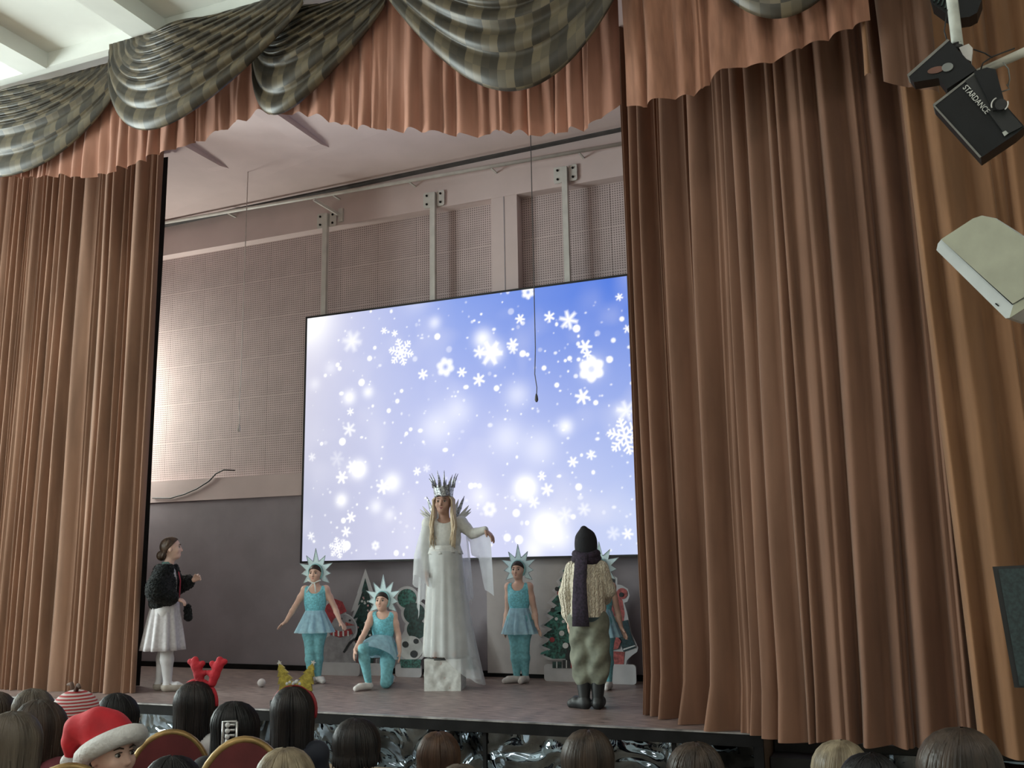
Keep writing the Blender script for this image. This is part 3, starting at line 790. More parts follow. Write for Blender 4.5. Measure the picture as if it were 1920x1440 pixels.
def hand(F, wr, d, n, L, curl, side, g, thumb=0.7, spread=0.10):
    """palm plus four unequal bent fingers and a thumb; d: direction, n: palm normal, side: direction of the thumb"""
    d = unit(np.array(d, float)); n = np.array(n, float); n = unit(n - d * (n @ d)); s = np.cross(d, n); s = s * (1 if s @ np.array(side, float) > 0 else -1)
    r = max(L * 0.062, 0.0062)
    kn = []
    for i, (o, ln) in enumerate(((0.21, 0.86), (0.07, 1.0), (-0.07, 0.93), (-0.20, 0.72))):
        b = wr + d * L * (0.50 - 0.03 * abs(i - 1)) + s * L * o
        F.cone(wr + s * L * o * 0.45, b, L * 0.095, L * 0.085, L * 0.08, g)
        dd = unit(d + s * spread * (1.5 - i))
        c1 = curl * 0.55; c2 = curl * 1.25; c3 = curl * 1.7
        p1 = b + (dd * math.cos(c1) + n * math.sin(c1)) * L * 0.24 * ln
        p2 = p1 + (dd * math.cos(c2) + n * math.sin(c2)) * L * 0.17 * ln
        p3 = p2 + (dd * math.cos(c3) + n * math.sin(c3)) * L * 0.12 * ln
        F.chain([b, p1, p2, p3], [r * 1.12, r * 1.05, r, r * 0.85], 0.0025, g)
    b = wr + d * L * 0.14 + s * L * 0.13
    td = unit(d * 0.75 + s * thumb + n * 0.35)
    p1 = b + td * L * 0.24; p2 = p1 + unit(td + d * 0.5 + n * 0.2) * L * 0.18
    F.chain([b, p1, p2], [r * 1.5, r * 1.2, r * 0.95], 0.006, g)
def head_field(F, hc, hh, R):
    T = lambda x, y, z: hc + R @ V3(x, y, z) * hh
    def ell(c, r, k, g='head', neg=False): F.ell(T(*c), np.array(r) * hh, k * hh, R, g, neg)
    ell((0, 0.07, 0.10), (0.365, 0.43, 0.40), 0.05, 'skull')
    ell((0, -0.10, -0.16), (0.285, 0.285, 0.33), 0.14)
    ell((0, -0.20, -0.34), (0.17, 0.17, 0.13), 0.12)
    for s in (-1, 1):
        ell((0.17 * s, -0.26, -0.10), (0.12, 0.10, 0.12), 0.1)
        ell((0.155 * s, -0.40, 0.045), (0.095, 0.075, 0.055), 0.07, neg=True)
        ell((0.365 * s, 0.05, -0.04), (0.035, 0.085, 0.125), 0.03)
    F.cone(T(0, -0.35, 0.06), T(0, -0.435, -0.10), 0.035 * hh, 0.052 * hh, 0.05 * hh, 'head')
    F.cone(T(-0.035, -0.39, -0.115), T(0.035, -0.39, -0.115), 0.035 * hh, 0.035 * hh, 0.03 * hh, 'head')
    F.cone(T(-0.06, -0.355, -0.235), T(0.06, -0.355, -0.235), 0.03 * hh, 0.03 * hh, 0.03 * hh, 'head')
    F.cone(T(-0.05, -0.35, -0.275), T(0.05, -0.35, -0.275), 0.03 * hh, 0.03 * hh, 0.03 * hh, 'head')
def face_parts(root, hc, hh, R, browm=None, lipm=None, closed=False):
    Mx = Matrix.Translation(Vector(hc)) @ Matrix(R.tolist()).to_4x4()
    for s in (-1, 1):
        e = MB().ball((0.155 * s * hh, -0.318 * hh, 0.045 * hh), (0.06 * hh, 0.045 * hh, 0.036 * hh), 12, 8, Mx).build('eye', M_eyew, root, True)
        MB().ball((0.155 * s * hh, -0.352 * hh, 0.045 * hh), (0.034 * hh, 0.02 * hh, 0.034 * hh), 10, 6, Mx).build('iris', M_iris, e, True)
        MB().tube([Mx @ Vector((0.085 * s * hh, -0.352 * hh, 0.092 * hh)), Mx @ Vector((0.155 * s * hh, -0.362 * hh, 0.099 * hh)), Mx @ Vector((0.225 * s * hh, -0.330 * hh, 0.075 * hh))],
                  [0.009 * hh, 0.013 * hh, 0.006 * hh], 6).build('eyelid', M_brow, root, True)
        MB().tube([Mx @ Vector((0.07 * s * hh, -0.372 * hh, 0.155 * hh)), Mx @ Vector((0.16 * s * hh, -0.368 * hh, 0.185 * hh)), Mx @ Vector((0.255 * s * hh, -0.318 * hh, 0.15 * hh))],
                  [0.012 * hh, 0.018 * hh, 0.008 * hh], 6).build('eyebrow', browm or M_brow, root, True)
    lp = MB()
    lp.tube([Mx @ Vector((x * hh, (-0.385 + 2.0 * x * x) * hh, (-0.235 + 0.15 * abs(x)) * hh)) for x in (-.1, -.05, -.015, .015, .05, .1)], [0.006 * hh, .02 * hh, .024 * hh, .024 * hh, .02 * hh, .006 * hh], 6)
    lp.tube([Mx @ Vector((x * hh, (-0.375 + 2.0 * x * x) * hh, (-0.278 + 0.6 * x * x) * hh)) for x in (-.085, -.04, 0, .04, .085)], [0.006 * hh, .023 * hh, .027 * hh, .023 * hh, .006 * hh], 6)
    lp.build('lips', lipm or M_lip, root, True)
def body_field(H, hh, J, R, bulk=1.0, thin=1.0):
    F = Field()
    P, C_, N_ = J['pelvis'], J['chest'], J['neck']
    up = unit(C_ - P); Rt = axis_rot(up)
    if 'twist' in J: Rt = Rt @ rotm(J['twist'])
    F.ell(P, V3(.092, .07, .072) * H * bulk, 0.02, axis_rot(up), 'pelvis')
    F.ell((P + C_) / 2, V3(.076, .058, .105) * H * bulk, 0.03, Rt, 'torso')
    F.ell(C_, V3(.094, .066, .115) * H * bulk, 0.03, Rt, 'torso')
    hc = J['head']
    F.cone(N_ - up * .02 * H, hc - R @ V3(0, -0.02, 0.28) * hh, .034 * H, .032 * H, 0.025, 'neck')
    for s in ('L', 'R'):
        S_, E_, W_ = J['sh' + s], J['el' + s], J['wr' + s]
        F.cone(N_ - up * .035 * H, S_, .032 * H, .034 * H, 0.035, 'torso')
        F.ell(S_, V3(.034, .034, .034) * H, 0.02, None, 'arm' + s)
        F.chain([S_, S_ + (E_ - S_) * .45, E_], [.032 * H * thin, .029 * H * thin, .023 * H * thin], 0.015, 'arm' + s)
        F.chain([E_, E_ + (W_ - E_) * .3, W_], [.023 * H * thin, .0235 * H * thin, .016 * H * thin], 0.012, 'arm' + s)
        A = J.get('hand' + s)
        if A: hand(F, W_, A[0], A[1], A[2], A[3], A[4], 'hand' + s)
        Hp, K, An, T = J['hp' + s], J['kn' + s], J['an' + s], J['toe' + s]
        F.chain([Hp, Hp + (K - Hp) * .4, K], [.060 * H, .053 * H, .037 * H], 0.03, 'leg' + s)
        F.chain([K, K + (An - K) * .3, An], [.037 * H, .039 * H, .022 * H], 0.02, 'leg' + s)
        ft = T - An; 
        F.cone(An, An + V3(0, 0, -.025 * H) - unit(ft) * .012 * H, .024 * H, .024 * H, 0.012, 'foot' + s)
        F.chain([An + V3(0, 0, -.022 * H), An + ft * .6, T], [.025 * H, .025 * H, .018 * H], 0.012, 'foot' + s)
    head_field(F, hc, hh, R)
    return F
BODY = ['pelvis', 'torso', 'neck', 'armL', 'armR', 'handL', 'handR', 'legL', 'legR', 'footL', 'footR', 'skull', 'head']
def joints(H, hh, **kw):
    J = dict(pelvis=V3(0, 0, .525 * H), chest=V3(0, 0, .70 * H), neck=V3(0, .005, .80 * H), head=V3(0, -.01 * H, H - .5 * hh),
             shL=V3(.088 * H, 0, .785 * H), shR=V3(-.088 * H, 0, .785 * H), hpL=V3(.05 * H, 0, .51 * H), hpR=V3(-.05 * H, 0, .51 * H),
             knL=V3(.05 * H, -.015 * H, .275 * H), knR=V3(-.05 * H, -.015 * H, .275 * H), anL=V3(.045 * H, .01 * H, .05 * H), anR=V3(-.045 * H, .01 * H, .05 * H),
             toeL=V3(.055 * H, -.105 * H, .022 * H), toeR=V3(-.055 * H, -.105 * H, .022 * H),
             elL=V3(.13 * H, 0, .62 * H), elR=V3(-.13 * H, 0, .62 * H), wrL=V3(.14 * H, -.03 * H, .48 * H), wrR=V3(-.14 * H, -.03 * H, .48 * H))
    for s, x in (('L', 1), ('R', -1)):
        J['hand' + s] = (V3(.05 * x, -.05, -1), V3(-x, 0, 0), .1 * H, 0.35, V3(0, -1, 0))
    J.update(kw); return J
def head_local(hc, hh, R):
    def f(X, Y, Z):
        x, y, z = X - hc[0], Y - hc[1], Z - hc[2]
        return ((R[0, 0] * x + R[1, 0] * y + R[2, 0] * z) / hh, (R[0, 1] * x + R[1, 1] * y + R[2, 1] * z) / hh, (R[0, 2] * x + R[1, 2] * y + R[2, 2] * z) / hh)
    return f
def part(F, groups, h, off, m, name, root, clip=None, disp=None):
    v, f = F.sub(groups).mesh(h, off, clip, disp)
    return obj(name, (v, f), m, root, True)
def ruffle(name, root, m, c, r0, z0, r1, z1, nf, amp, seed, sq=0.8, n=96, rows=9, lift=0.0, curve=1.0, thick=0.004):
    """gathered cloth skirt hanging from a waist ring"""
    rng = np.random.default_rng(seed); ph = rng.uniform(0, 6.28, 4)
    V = []
    for j in range(rows):
        q = j / (rows - 1)
        r = r0 + (r1 - r0) * q ** curve; z = z0 + (z1 - z0) * q
        for k in range(n):
            a = 2 * PI * k / n
            w_ = amp * q * (math.sin(nf * a + ph[0] + .8 * math.sin(2 * a + ph[1])) + .5 * math.sin((nf * 1.7 // 1) * a + ph[2]))
            zz = z + lift * q * math.sin(3 * a + ph[3])
            V.append((c[0] + (r + w_) * math.cos(a), c[1] + (r + w_) * sq * math.sin(a), zz))
    o = obj(name, (np.array(V), grid_faces(n, rows, True)), m, root, True)
    if thick:
        s = o.modifiers.new('thick', 'SOLIDIFY'); s.thickness = thick
    return o
def ribbon(name, root, m, pts, wv, thick=0.003):
    """flat strip along pts with half-width vectors"""
    pts = [np.array(p, float) for p in pts]; wv = [np.array(w_, float) for w_ in wv] if isinstance(wv, list) else [np.array(wv, float)] * len(pts)
    V = np.array([q for p, w_ in zip(pts, wv) for q in (p - w_, p - w_ * .33, p + w_ * .33, p + w_)])
    o = obj(name, (V, grid_faces(4, len(pts))), m, root, True)
    s = o.modifiers.new('thick', 'SOLIDIFY'); s.thickness = thick; s.offset = 0
    return o

# ---- dancers in turquoise
M_leo = mat('turquoise leotard', (0.18, 0.55, 0.66), 0.5, var=0.15, nscale=60, spec=0.5, bump=0.1, bscale=200)
M_tights = mat('turquoise tights', (0.18, 0.45, 0.51), 0.7, var=0.1, nscale=40)
M_tulle = mat('sky blue tulle', (0.56, 0.82, 0.98), 0.6, var=0.08, nscale=25, trans=0.4, alpha=0.8)
M_slip = mat('white ballet slipper', (0.62, 0.58, 0.57), 0.7, var=0.08)
M_star = mat('pale blue glitter foam', (0.80, 0.95, 1.0), 0.45, var=0.05, nscale=80, spec=0.6, trans=0.3)
M_staredge = mat('silver grey edging', (0.32, 0.36, 0.38), 0.4, 0.3)
M_hood = mat('teal hood', (0.28, 0.55, 0.58), 0.6)
M_dhair = hair_mat('dark brown hair', (0.035, 0.022, 0.016), (0.015, 0.010, 0.008))
M_ribbon = mat('white ribbon', (0.7, 0.72, 0.7), 0.5)
def star_headpiece(root, hc, hh, R, ribbons, npts=9, flat=False):
    hp = obj('headpiece', *[star_mesh(hc, hh, R, npts, 0.006)], M_star, root)
    Mx = Matrix.Translation(Vector(hc)) @ Matrix(R.tolist()).to_4x4()
    outl = star_outline(hh, npts)
    mb = MB()
    for i in range(len(outl) - 1):
        a, b = outl[i], outl[i + 1]
        mb.tube([Mx @ Vector((a[0], 0.10 * hh - 0.007, a[1])), Mx @ Vector((b[0], 0.10 * hh - 0.007, b[1]))], 0.0022, 4)
    mb.build('glitter_edge', M_staredge, hp)
    # band round the face
    pts = []
    for i in range(25):
        t = math.radians(-50 + 280 * i / 24)
        pts.append(Mx @ Vector((0.405 * hh * math.cos(t), -0.02 * hh, 0.06 * hh + 0.46 * hh * math.sin(t))))
    MB().tube(pts, 0.05 * hh, 8).build('face_band', M_hood, hp, True)
    if ribbons:
        for s, dx in ((-1, -.10), (1, .04)):
            a = np.array(hc) + R @ V3(0.05 * s, -0.30, -0.50) * hh
            ribbon('ribbon', hp, M_ribbon, [a, a + V3(dx * .3, -.02, -.04) , a + V3(dx * .5, -.035, -.09)], V3(.007, 0, 0))
        k = np.array(hc) + R @ V3(0.0, -0.27, -0.5) * hh
        MB().tube([np.array(hc) + R @ V3(x, -0.27 + .5 * x * x, -0.50 + .35 * abs(x)) * hh for x in (-.4, -.2, 0, .2, .4)], 0.008, 6).build('chin_tie', M_ribbon, hp, True)
def star_outline(hh, npts):
    out = []
    a0, a1 = -38, 218
    for i in range(npts):
        t = math.radians(a0 + (a1 - a0) * i / (npts - 1)); st_ = (a1 - a0) / (npts - 1)
        tip = (1.32 if i == npts // 2 else (1.26 if i % 2 == 0 else 1.12)) * hh * (0.80 + 0.22 * max(0, math.sin(t)))
        for d_, r in ((-.5, 0.62 * hh), (0, tip), (.5, 0.62 * hh)):
            if d_ == .5 and i < npts - 1: continue
            tt = t + math.radians(st_ * d_)
            out.append((r * math.cos(tt), 0.08 * hh + r * math.sin(tt)))
    return out
def star_mesh(hc, hh, R, npts, th):
    outl = star_outline(hh, npts); n = len(outl)
    a0, a1 = -38, 218
    inn = []
    for i in range(n):
        t = math.radians(a0 + (a1 - a0) * i / (n - 1)); inn.append((0.36 * hh * math.cos(t), 0.06 * hh + 0.42 * hh * math.sin(t)))
    V = []
    for y in (-th / 2, th / 2):
        for p in outl: V.append((p[0], 0.10 * hh + y, p[1]))
        for p in inn: V.append((p[0], 0.10 * hh + y, p[1]))
    Fc = []
    for i in range(n - 1):
        Fc += [(i, i + 1, n + i + 1, n + i), (2 * n + i + 1, 2 * n + i, 3 * n + i, 3 * n + i + 1), (i + 1, i, 2 * n + i, 2 * n + i + 1), (n + i, n + i + 1, 3 * n + i + 1, 3 * n + i)]
    Fc += [(0, n, 3 * n, 2 * n), (n - 1, 3 * n - 1, 4 * n - 1, 2 * n - 1)]
    V = [tuple(np.array(hc) + R @ np.array(p)) for p in V]
    return V, Fc
def dancer(label, loc, rz, H, hh, J, hr, skirt, ribbons):
    R = rotm(*hr)
    root = empty('person', loc, rz); tag(root, label, 'person', 'dancers in turquoise')
    F = body_field(H, hh, J, R)
    v, f = F.mesh(0.0055)
    obj('body', (v, f), M_skin, root, True)
    face_parts(root, J['head'], hh, R)
    hl = head_local(J['head'], hh, R)
    def hclip(X, Y, Z):
        x, y, z = hl(X, Y, Z)
        return np.maximum(-0.12 - y * 1.0 - 1.2 * (z - 0.12), -z - 0.25) * hh * .6
    part(F, ['skull'], 0.006, 0.007, M_dhair, 'hair', root, hclip)
    N_ = J['neck']; C_ = J['chest']; up = unit(C_ - J['pelvis'])
    def lclip(X, Y, Z):
        zz = (X - N_[0]) * up[0] + (Y - N_[1]) * up[1] + (Z - N_[2]) * up[2]
        d = np.sqrt((X - N_[0]) ** 2 + ((Y - N_[1] + .03) * 0.9) ** 2 + ((Z - N_[2]) * 0.9) ** 2)
        return np.maximum(np.maximum(zz - 0.02, .055 * H - d), np.abs(X - N_[0]) - .094 * H)
    part(F, ['torso', 'pelvis'], 0.006, 0.006, M_leo, 'leotard', root, lclip)
    part(F, ['pelvis', 'legL', 'legR'], 0.0065, 0.005, M_tights, 'tights', root)
    za = max(J['anL'][2], J['anR'][2])
    part(F, ['footL', 'footR'], 0.0055, 0.005, M_slip, 'slippers', root, lambda X, Y, Z: Z - (.058 * H) + 0 * X + 0 * Y)
    W_ = J['pelvis'] + up * .085 * H
    skirt(root, W_)
    star_headpiece(root, J['head'], hh, R, ribbons)
    return root
H, hh = 1.125, 0.172
sk = lambda r1, dz, ln: (lambda root, W_: (ruffle('skirt', root, M_tulle, (W_[0], W_[1]), .082 * H, W_[2], r1, W_[2] - ln, 11, .020, 3, 0.85, thick=0),
                                           ruffle('skirt_layer', root, M_tulle, (W_[0], W_[1]), .080 * H, W_[2] - .004, r1 * .88, W_[2] - ln * .93, 10, .018, 5, 0.85, thick=0)))
J1 = joints(H, hh, elR=V3(-.20, .01, .72), wrR=V3(-.275, -.03, .585), elL=V3(.19, .01, .71), wrL=V3(.255, -.05, .575),
            anL=V3(.035, .03, .055), anR=V3(-.02, -.03, .055), knL=V3(.04, -.01, .30), knR=V3(-.035, -.03, .30), toeR=V3(-.07, -.13, .024), toeL=V3(.10, -.06, .024))
J1['handR'] = (V3(-.75, -.25, -.55), V3(.3, -.2, -.9), .105, .25, V3(.3, -1, .2))
J1['handL'] = (V3(.6, -.4, -.6), V3(-.3, .1, -.9), .105, .35, V3(-.3, -1, .2))
d1 = on_z(588, 1281)
dancer('dancer standing at left with arms held out low, white ribbons tied under chin', (d1[0], d1[1], 0), 0.42, H, hh, J1, (-.25, .08, 0), sk(.185, 0, .21), True)
J3 = joints(H, hh, elL=V3(.145, .02, .66), wrL=V3(.175, -.02, .52), elR=V3(-.13, .05, .66), wrR=V3(-.15, .0, .52),
            knL=V3(.045, -.01, .30), knR=V3(-.04, -.01, .30), anR=V3(-.035, 0, .055), anL=V3(.045, .02, .055), toeR=V3(-.13, -.09, .024), toeL=V3(.03, -.11, .024))
J3['handL'] = (V3(.45, -.15, -.85), V3(-.6, -.2, .3), .105, .15, V3(0, -1, 0))
d3 = on_z(976, 1280)
D3 = dancer('dancer standing straight in front of the pale board, face turned left', (d3[0], d3[1], 0), 0.12, H, hh, J3, (-.12, .05, 0), sk(.165, 0, .24), False)
d4 = on_z(1128, 1292)
D4 = copy_tree(D3); D4.location = (d4[0] + .02, d4[1], 0); D4.rotation_euler = (0, 0, 0.25)
tag(D4, 'dancer almost hidden behind the person in the cream sweater')
JK = joints(H, hh, pelvis=V3(.0, .06, .37), chest=V3(.005, .03, .55), neck=V3(.005, .03, .665), head=V3(.0, .0, .775),
            shL=V3(.098, .02, .645), shR=V3(-.098, .02, .645), hpL=V3(.055, .05, .35), hpR=V3(-.05, .03, .36),
            knL=V3(.045, -.07, .05), anL=V3(.05, .27, .06), toeL=V3(.05, .38, .03), knR=V3(-.15, -.20, .36), anR=V3(-.10, -.16, .06), toeR=V3(-.20, -.25, .024),
            elR=V3(-.155, -.06, .49), wrR=V3(-.215, -.22, .36), elL=V3(.145, .03, .47), wrL=V3(.165, -.03, .32))
JK['handR'] = (V3(-.15, -.35, -.95), V3(.8, .2, -.2), .10, .3, V3(.2, -1, 0))
JK['handL'] = (V3(.05, -.1, -1), V3(-1, 0, 0), .10, .3, V3(0, -1, 0))
def kskirt(root, W_):
    # short tulle skirt falling over the raised thigh on one side and hanging down on the other
    n, rows = 80, 9; V = []
    for j in range(rows):
        q = j / (rows - 1)
        for k in range(n):
            a = 2 * PI * k / n; c, s = math.cos(a), math.sin(a)
            front = max(0, -s * .75 - c * .66)
            r = .088 + .075 * q + .010 * q * math.sin(9 * a) + front * .11 * q
            z = W_[2] - .215 * q * (1 - .62 * front) + front * .012
            V.append((W_[0] + r * c, W_[1] + r * .95 * s, z))
    obj('skirt', (np.array(V), grid_faces(n, rows, True)), M_tulle, root, True)
k_ = on_z(716, 1289)
dancer('dancer kneeling on one knee beside the white pedestal', (k_[0], k_[1], 0), 0.40, H, hh, JK, (-.30, .0, 0), kskirt, False)

# ---- woman on the pedestal in white
q0 = on_z(826, 1294); QZ = 0.276
M_gown = mat('white gown', (0.66, 0.66, 0.64), 0.65, var=0.06, nscale=30, trans=0.1, bump=0.05)
M_voile = mat('sheer white voile', (0.82, 0.84, 0.86), 0.6, var=0.04, trans=0.5, alpha=0.55)
M_silver = mat('silver crown', (0.45, 0.47, 0.50), 0.28, 0.75, var=0.35, nscale=60, bump=0.5, bscale=120)
M_blond = hair_mat('pale blond hair', (0.72, 0.60, 0.44), (0.45, 0.35, 0.24), 0.45)
M_dskin = mat('tan skin', (0.40, 0.235, 0.18), 0.55, var=0.06, nscale=12, sub=0.05, spec=0.35)
pd = empty('pedestal', (q0[0], q0[1] + .10, 0), 0.30); tag(pd, 'white cloth covered box on which the crowned performer stands', 'pedestal')
rng = np.random.default_rng(4)
mv = []
n = 26
def crumple(u, v, s):
    return .006 * math.sin(5 * u + 4 * v + 2 * math.sin(3 * v + 2 * u + s)) + .004 * math.sin(13 * v - 9 * u + 2 * s + 2 * math.sin(4 * u)) + .003 * math.sin(23 * u + 7 * v)
V = []; Fc = []
half = .165
for face in range(4):
    a = face * PI / 2; c, s = math.cos(a), math.sin(a); b0 = len(V)
    for j in range(14):
        for k in range(14):
            u = k / 13 * 2 - 1; z = QZ * j / 13; e = (1 - abs(u) ** 6)
            y = -half - crumple(u * 1.2, j / 13, face) * e * (1 if 0 < j < 13 else .3)
            x = u * half
            V.append((c * x - s * y, s * x + c * y, z - .004 if j == 13 else z))
    Fc += [tuple(b0 + i for i in q) for q in grid_faces(14, 14).tolist()]
obj('cloth_cover', (V, Fc), M_gown, pd, True)
MB().box((-half, -half, QZ - .02), (half, half, QZ - .003)).build('top', M_gown, pd)
MB().box((-half + .01, -half + .01, 0), (half - .01, half - .01, QZ - .02)).build('box', M_board, pd)
MB().box((-.075, -half - .006, QZ - .012), (.03, -half + .01, QZ - .004)).build('gap', M_black, pd)
H, hh = 1.50, 0.21
Rq = rotm(-0.22, 0.02, 0)
JQ = joints(H, hh, shL=V3(.150, .0, 1.205), shR=V3(-.150, .0, 1.205), elL=V3(.255, -.03, 1.10), wrL=V3(.375, -.10, 1.135), elR=V3(-.185, .03, .98), wrR=V3(-.165, -.06, .78),
            chest=V3(0, 0, 1.07), hpL=V3(.045, 0, .77), hpR=V3(-.045, 0, .77), neck=V3(0, .005, 1.225), head=V3(-.01, -.03, 1.395), pelvis=V3(0, 0, .80))
JQ['handL'] = (V3(.62, -.2, -.55), V3(-.2, .1, -1), .15, .45, V3(-.2, -1, 0))
JQ['handR'] = (V3(0, -.1, -1), V3(1, 0, 0), .15, .3, V3(0, -1, 0))
qr = empty('person', (q0[0], q0[1] + .10, QZ), 0.40)
tag(qr, 'performer in a long white gown and tall silver crown, arm stretched sideways', 'person')
F = body_field(H, hh, JQ, Rq)
v, f = F.mesh(0.0062); obj('body', (v, f), M_dskin, qr, True)
face_parts(qr, JQ['head'], hh, Rq, lipm=mat('dark red lips', (0.22, .04, .05), .4))
part(F, ['torso', 'armL', 'armR'], 0.008, 0.010, M_gown, 'bodice', qr, lambda X, Y, Z: np.maximum(Z - 1.285, .085 - np.sqrt(X ** 2 + (Y + .045) ** 2 + (Z - 1.285) ** 2)))
gs = ruffle('gown_skirt', qr, M_gown, (0, 0), .150, .965, .190, .012, 13, .012, 7, .95, 130, 14, 0, 0.9)
ruffle('peplum', qr, M_gown, (0, 0), .140, 1.0, .160, .925, 9, .008, 9, .9, 90, 5, .008)
# sheer overskirt with a train to the side
V = []; n, rows = 90, 22
for j in range(rows):
    q = j / (rows - 1)
    for k in range(n):
        a = -0.5 * PI + (-.35 + k / (n - 1) * 1.25) * PI
        c, s = math.cos(a), math.sin(a)
        side = max(0, c)
        r = .158 + .06 * q + side * (.14 * q ** 1.6) + .010 * q * math.sin(15 * a)
        z = .95 - q * (.93 + .27 * side * (1 if True else 0))
        V.append((r * c, r * .95 * s, max(z, -QZ + .006)))
obj('overskirt', (np.array(V), grid_faces(n, rows)), M_voile, qr, True)
# sheer cape over the shoulders down the back
V = []; n, rows = 60, 16
for j in range(rows):
    q = j / (rows - 1)
    for k in range(n):
        t = k / (n - 1) * 2 - 1
        a = PI / 2 - t * PI * .62
        r = .165 + .06 * q ** .6 + .012 * q * math.sin(11 * a)
        V.append((1.12 * r * math.cos(a), r * .75 * math.sin(a) + .01, 1.235 - q * (.82 + .10 * math.sin(5 * t + 1))))
obj('cape', (np.array(V), grid_faces(n, rows)), M_voile, qr, True)
# hanging sheer sleeve from the stretched arm
sh, el, wr = JQ['shL'], JQ['elL'], JQ['wrL']
V = []; n, rows = 36, 14
top = [sh + (el - sh) * t for t in np.linspace(0.25, 1, n // 2, endpoint=False)] + [el + (wr + V3(.05, -.02, -.01) - el) * t for t in np.linspace(0, 1, n - n // 2)]
for sd in (-1, 1):
    for j in range(rows):
        q = j / (rows - 1)
        for k in range(n):
            t = k / (n - 1); p = top[k]
            drop = .06 + .26 * max(0, t - .05) ** 1.1 + .26 * min(1, max(0, (t - .66) / .10))
            if t < .18: drop *= t / .18 + .2
            w_ = .024 * math.sin(PI * q) * sd + .010 * math.sin(16 * t + q * 2) * q
            V.append((p[0] + .02 * q * t + (.015 * math.sin(9 * t)) * q, p[1] + w_ + .006 * sd, p[2] - .02 - drop * q))
Fg = grid_faces(n, rows)
obj('sleeve', (np.array(V), np.concatenate([Fg, Fg[:, ::-1] + n * rows])), M_voile, qr, True)
# sleeve over the lowered arm
V = []; n, rows = 30, 14; sh, el, wr = JQ['shR'], JQ['elR'], JQ['wrR']
for j in range(rows):
    q = j / (rows - 1)
    ctr = sh + (el - sh) * min(1, q * 1.6) if q < .62 else el + (wr - el) * ((q - .62) / .38)
    for k in range(n):
        a = 2 * PI * k / n; r = .062 + .055 * q + .010 * q * math.sin(6 * a + 3 * q)
        V.append((ctr[0] - .02 * q + r * math.cos(a) * .9, ctr[1] + r * math.sin(a), ctr[2] - .10 * q + .06 * q * math.sin(2 * a)))
obj('sleeve', (np.array(V), grid_faces(n, rows, True)), M_voile, qr, True)
# hair falling to the front, crown and collar
hc = JQ['head']; mbh = MB(); rng = np.random.default_rng(8)
for k in range(150):
    s = rng.choice([-1, 1]); a = rng.uniform(0, 1)
    p0 = hc + Rq @ V3(s * rng.uniform(.05, .2), -.05 + .25 * a, .50) * hh
    p1 = hc + Rq @ V3(s * rng.uniform(.40, .45), -.18 + .45 * a, .12) * hh
    p2 = hc + Rq @ V3(s * rng.uniform(.36, .5), -.20 + .4 * a, -.45) * hh
    ln = rng.uniform(.18, .34)
    p3 = V3(p2[0] + s * .015, p2[1] - .03 - .02 * rng.random(), p2[2] - ln * .5); p4 = V3(p3[0] - s * .01 + rng.normal(0, .01), -.098 - .02 * rng.random() if a < .6 else .09, p2[2] - ln)
    mbh.tube([p0, p1, p2, p3, p4], [.006, .007, .007, .006, .003], 5)
mbh.build('hair', M_blond, qr, True)
part(F, ['skull'], 0.007, 0.010, M_blond, 'hair_cap', qr, lambda X, Y, Z: (lambda x, y, z: np.maximum(-.10 - y - 1.1 * (z - .2), -z - .3) * hh * .6)(*head_local(hc, hh, Rq)(X, Y, Z)))
Mc = Matrix.Translation(Vector(hc)) @ Matrix(Rq.tolist()).to_4x4()
cr = empty('crown', (0, 0, 0)); cr.parent = qr
V = []; n, rows = 48, 8
for j in range(rows):
    q = j / (rows - 1)
    for k in range(n):
        a = 2 * PI * k / n; r = (.40 + .06 * q) * hh + .004 * math.sin(12 * a + 5 * q)
        V.append(tuple(Mc @ Vector((r * math.cos(a), .05 * hh + r * 1.12 * math.sin(a), (.26 + .48 * q + .03 * math.sin(6 * a)) * hh))))
obj('crown_band', (np.array(V), grid_faces(n, rows, True)), M_silver, cr, True).modifiers.new('thick', 'SOLIDIFY').thickness = .004
for k in range(13):
    a = 2 * PI * k / 13 + .25; r = .45 * hh; ln = (.62 if k % 2 == 0 else .42) * hh
    if abs(math.sin(a) + 1) < .12: ln = .72 * hh
    o = (math.cos(a), math.sin(a) * 1.12)
    b0 = Vector((r * o[0], .05 * hh + r * o[1], .66 * hh))
    MB().tube([Mc @ b0, Mc @ (b0 + Vector((o[0] * .05 * hh, o[1] * .05 * hh, ln * .5))), Mc @ (b0 + Vector((o[0] * .20 * hh, o[1] * .20 * hh, ln)))], [.013, .009, .002], 6).build('spike', M_silver, cr, True)
for s in (-1, 1):
    for i in range(5):
        a = .5 + .28 * i
        b0 = V3(s * .13 * math.sin(a), .055 + .03 * math.cos(a), 1.235)
        tip = b0 + V3(s * .115 * math.sin(a * 1.1), .05, .20 - .03 * i + (.06 if i == 1 else 0))
        w_ = V3(.018, .01 * s, 0)
        ribbon('collar_leaf', qr, M_silver if i == 1 else M_gown, [b0, b0 + (tip - b0) * .45, b0 + (tip - b0) * .8, tip], [w_, w_ * 1.1, w_ * .6, w_ * .08])

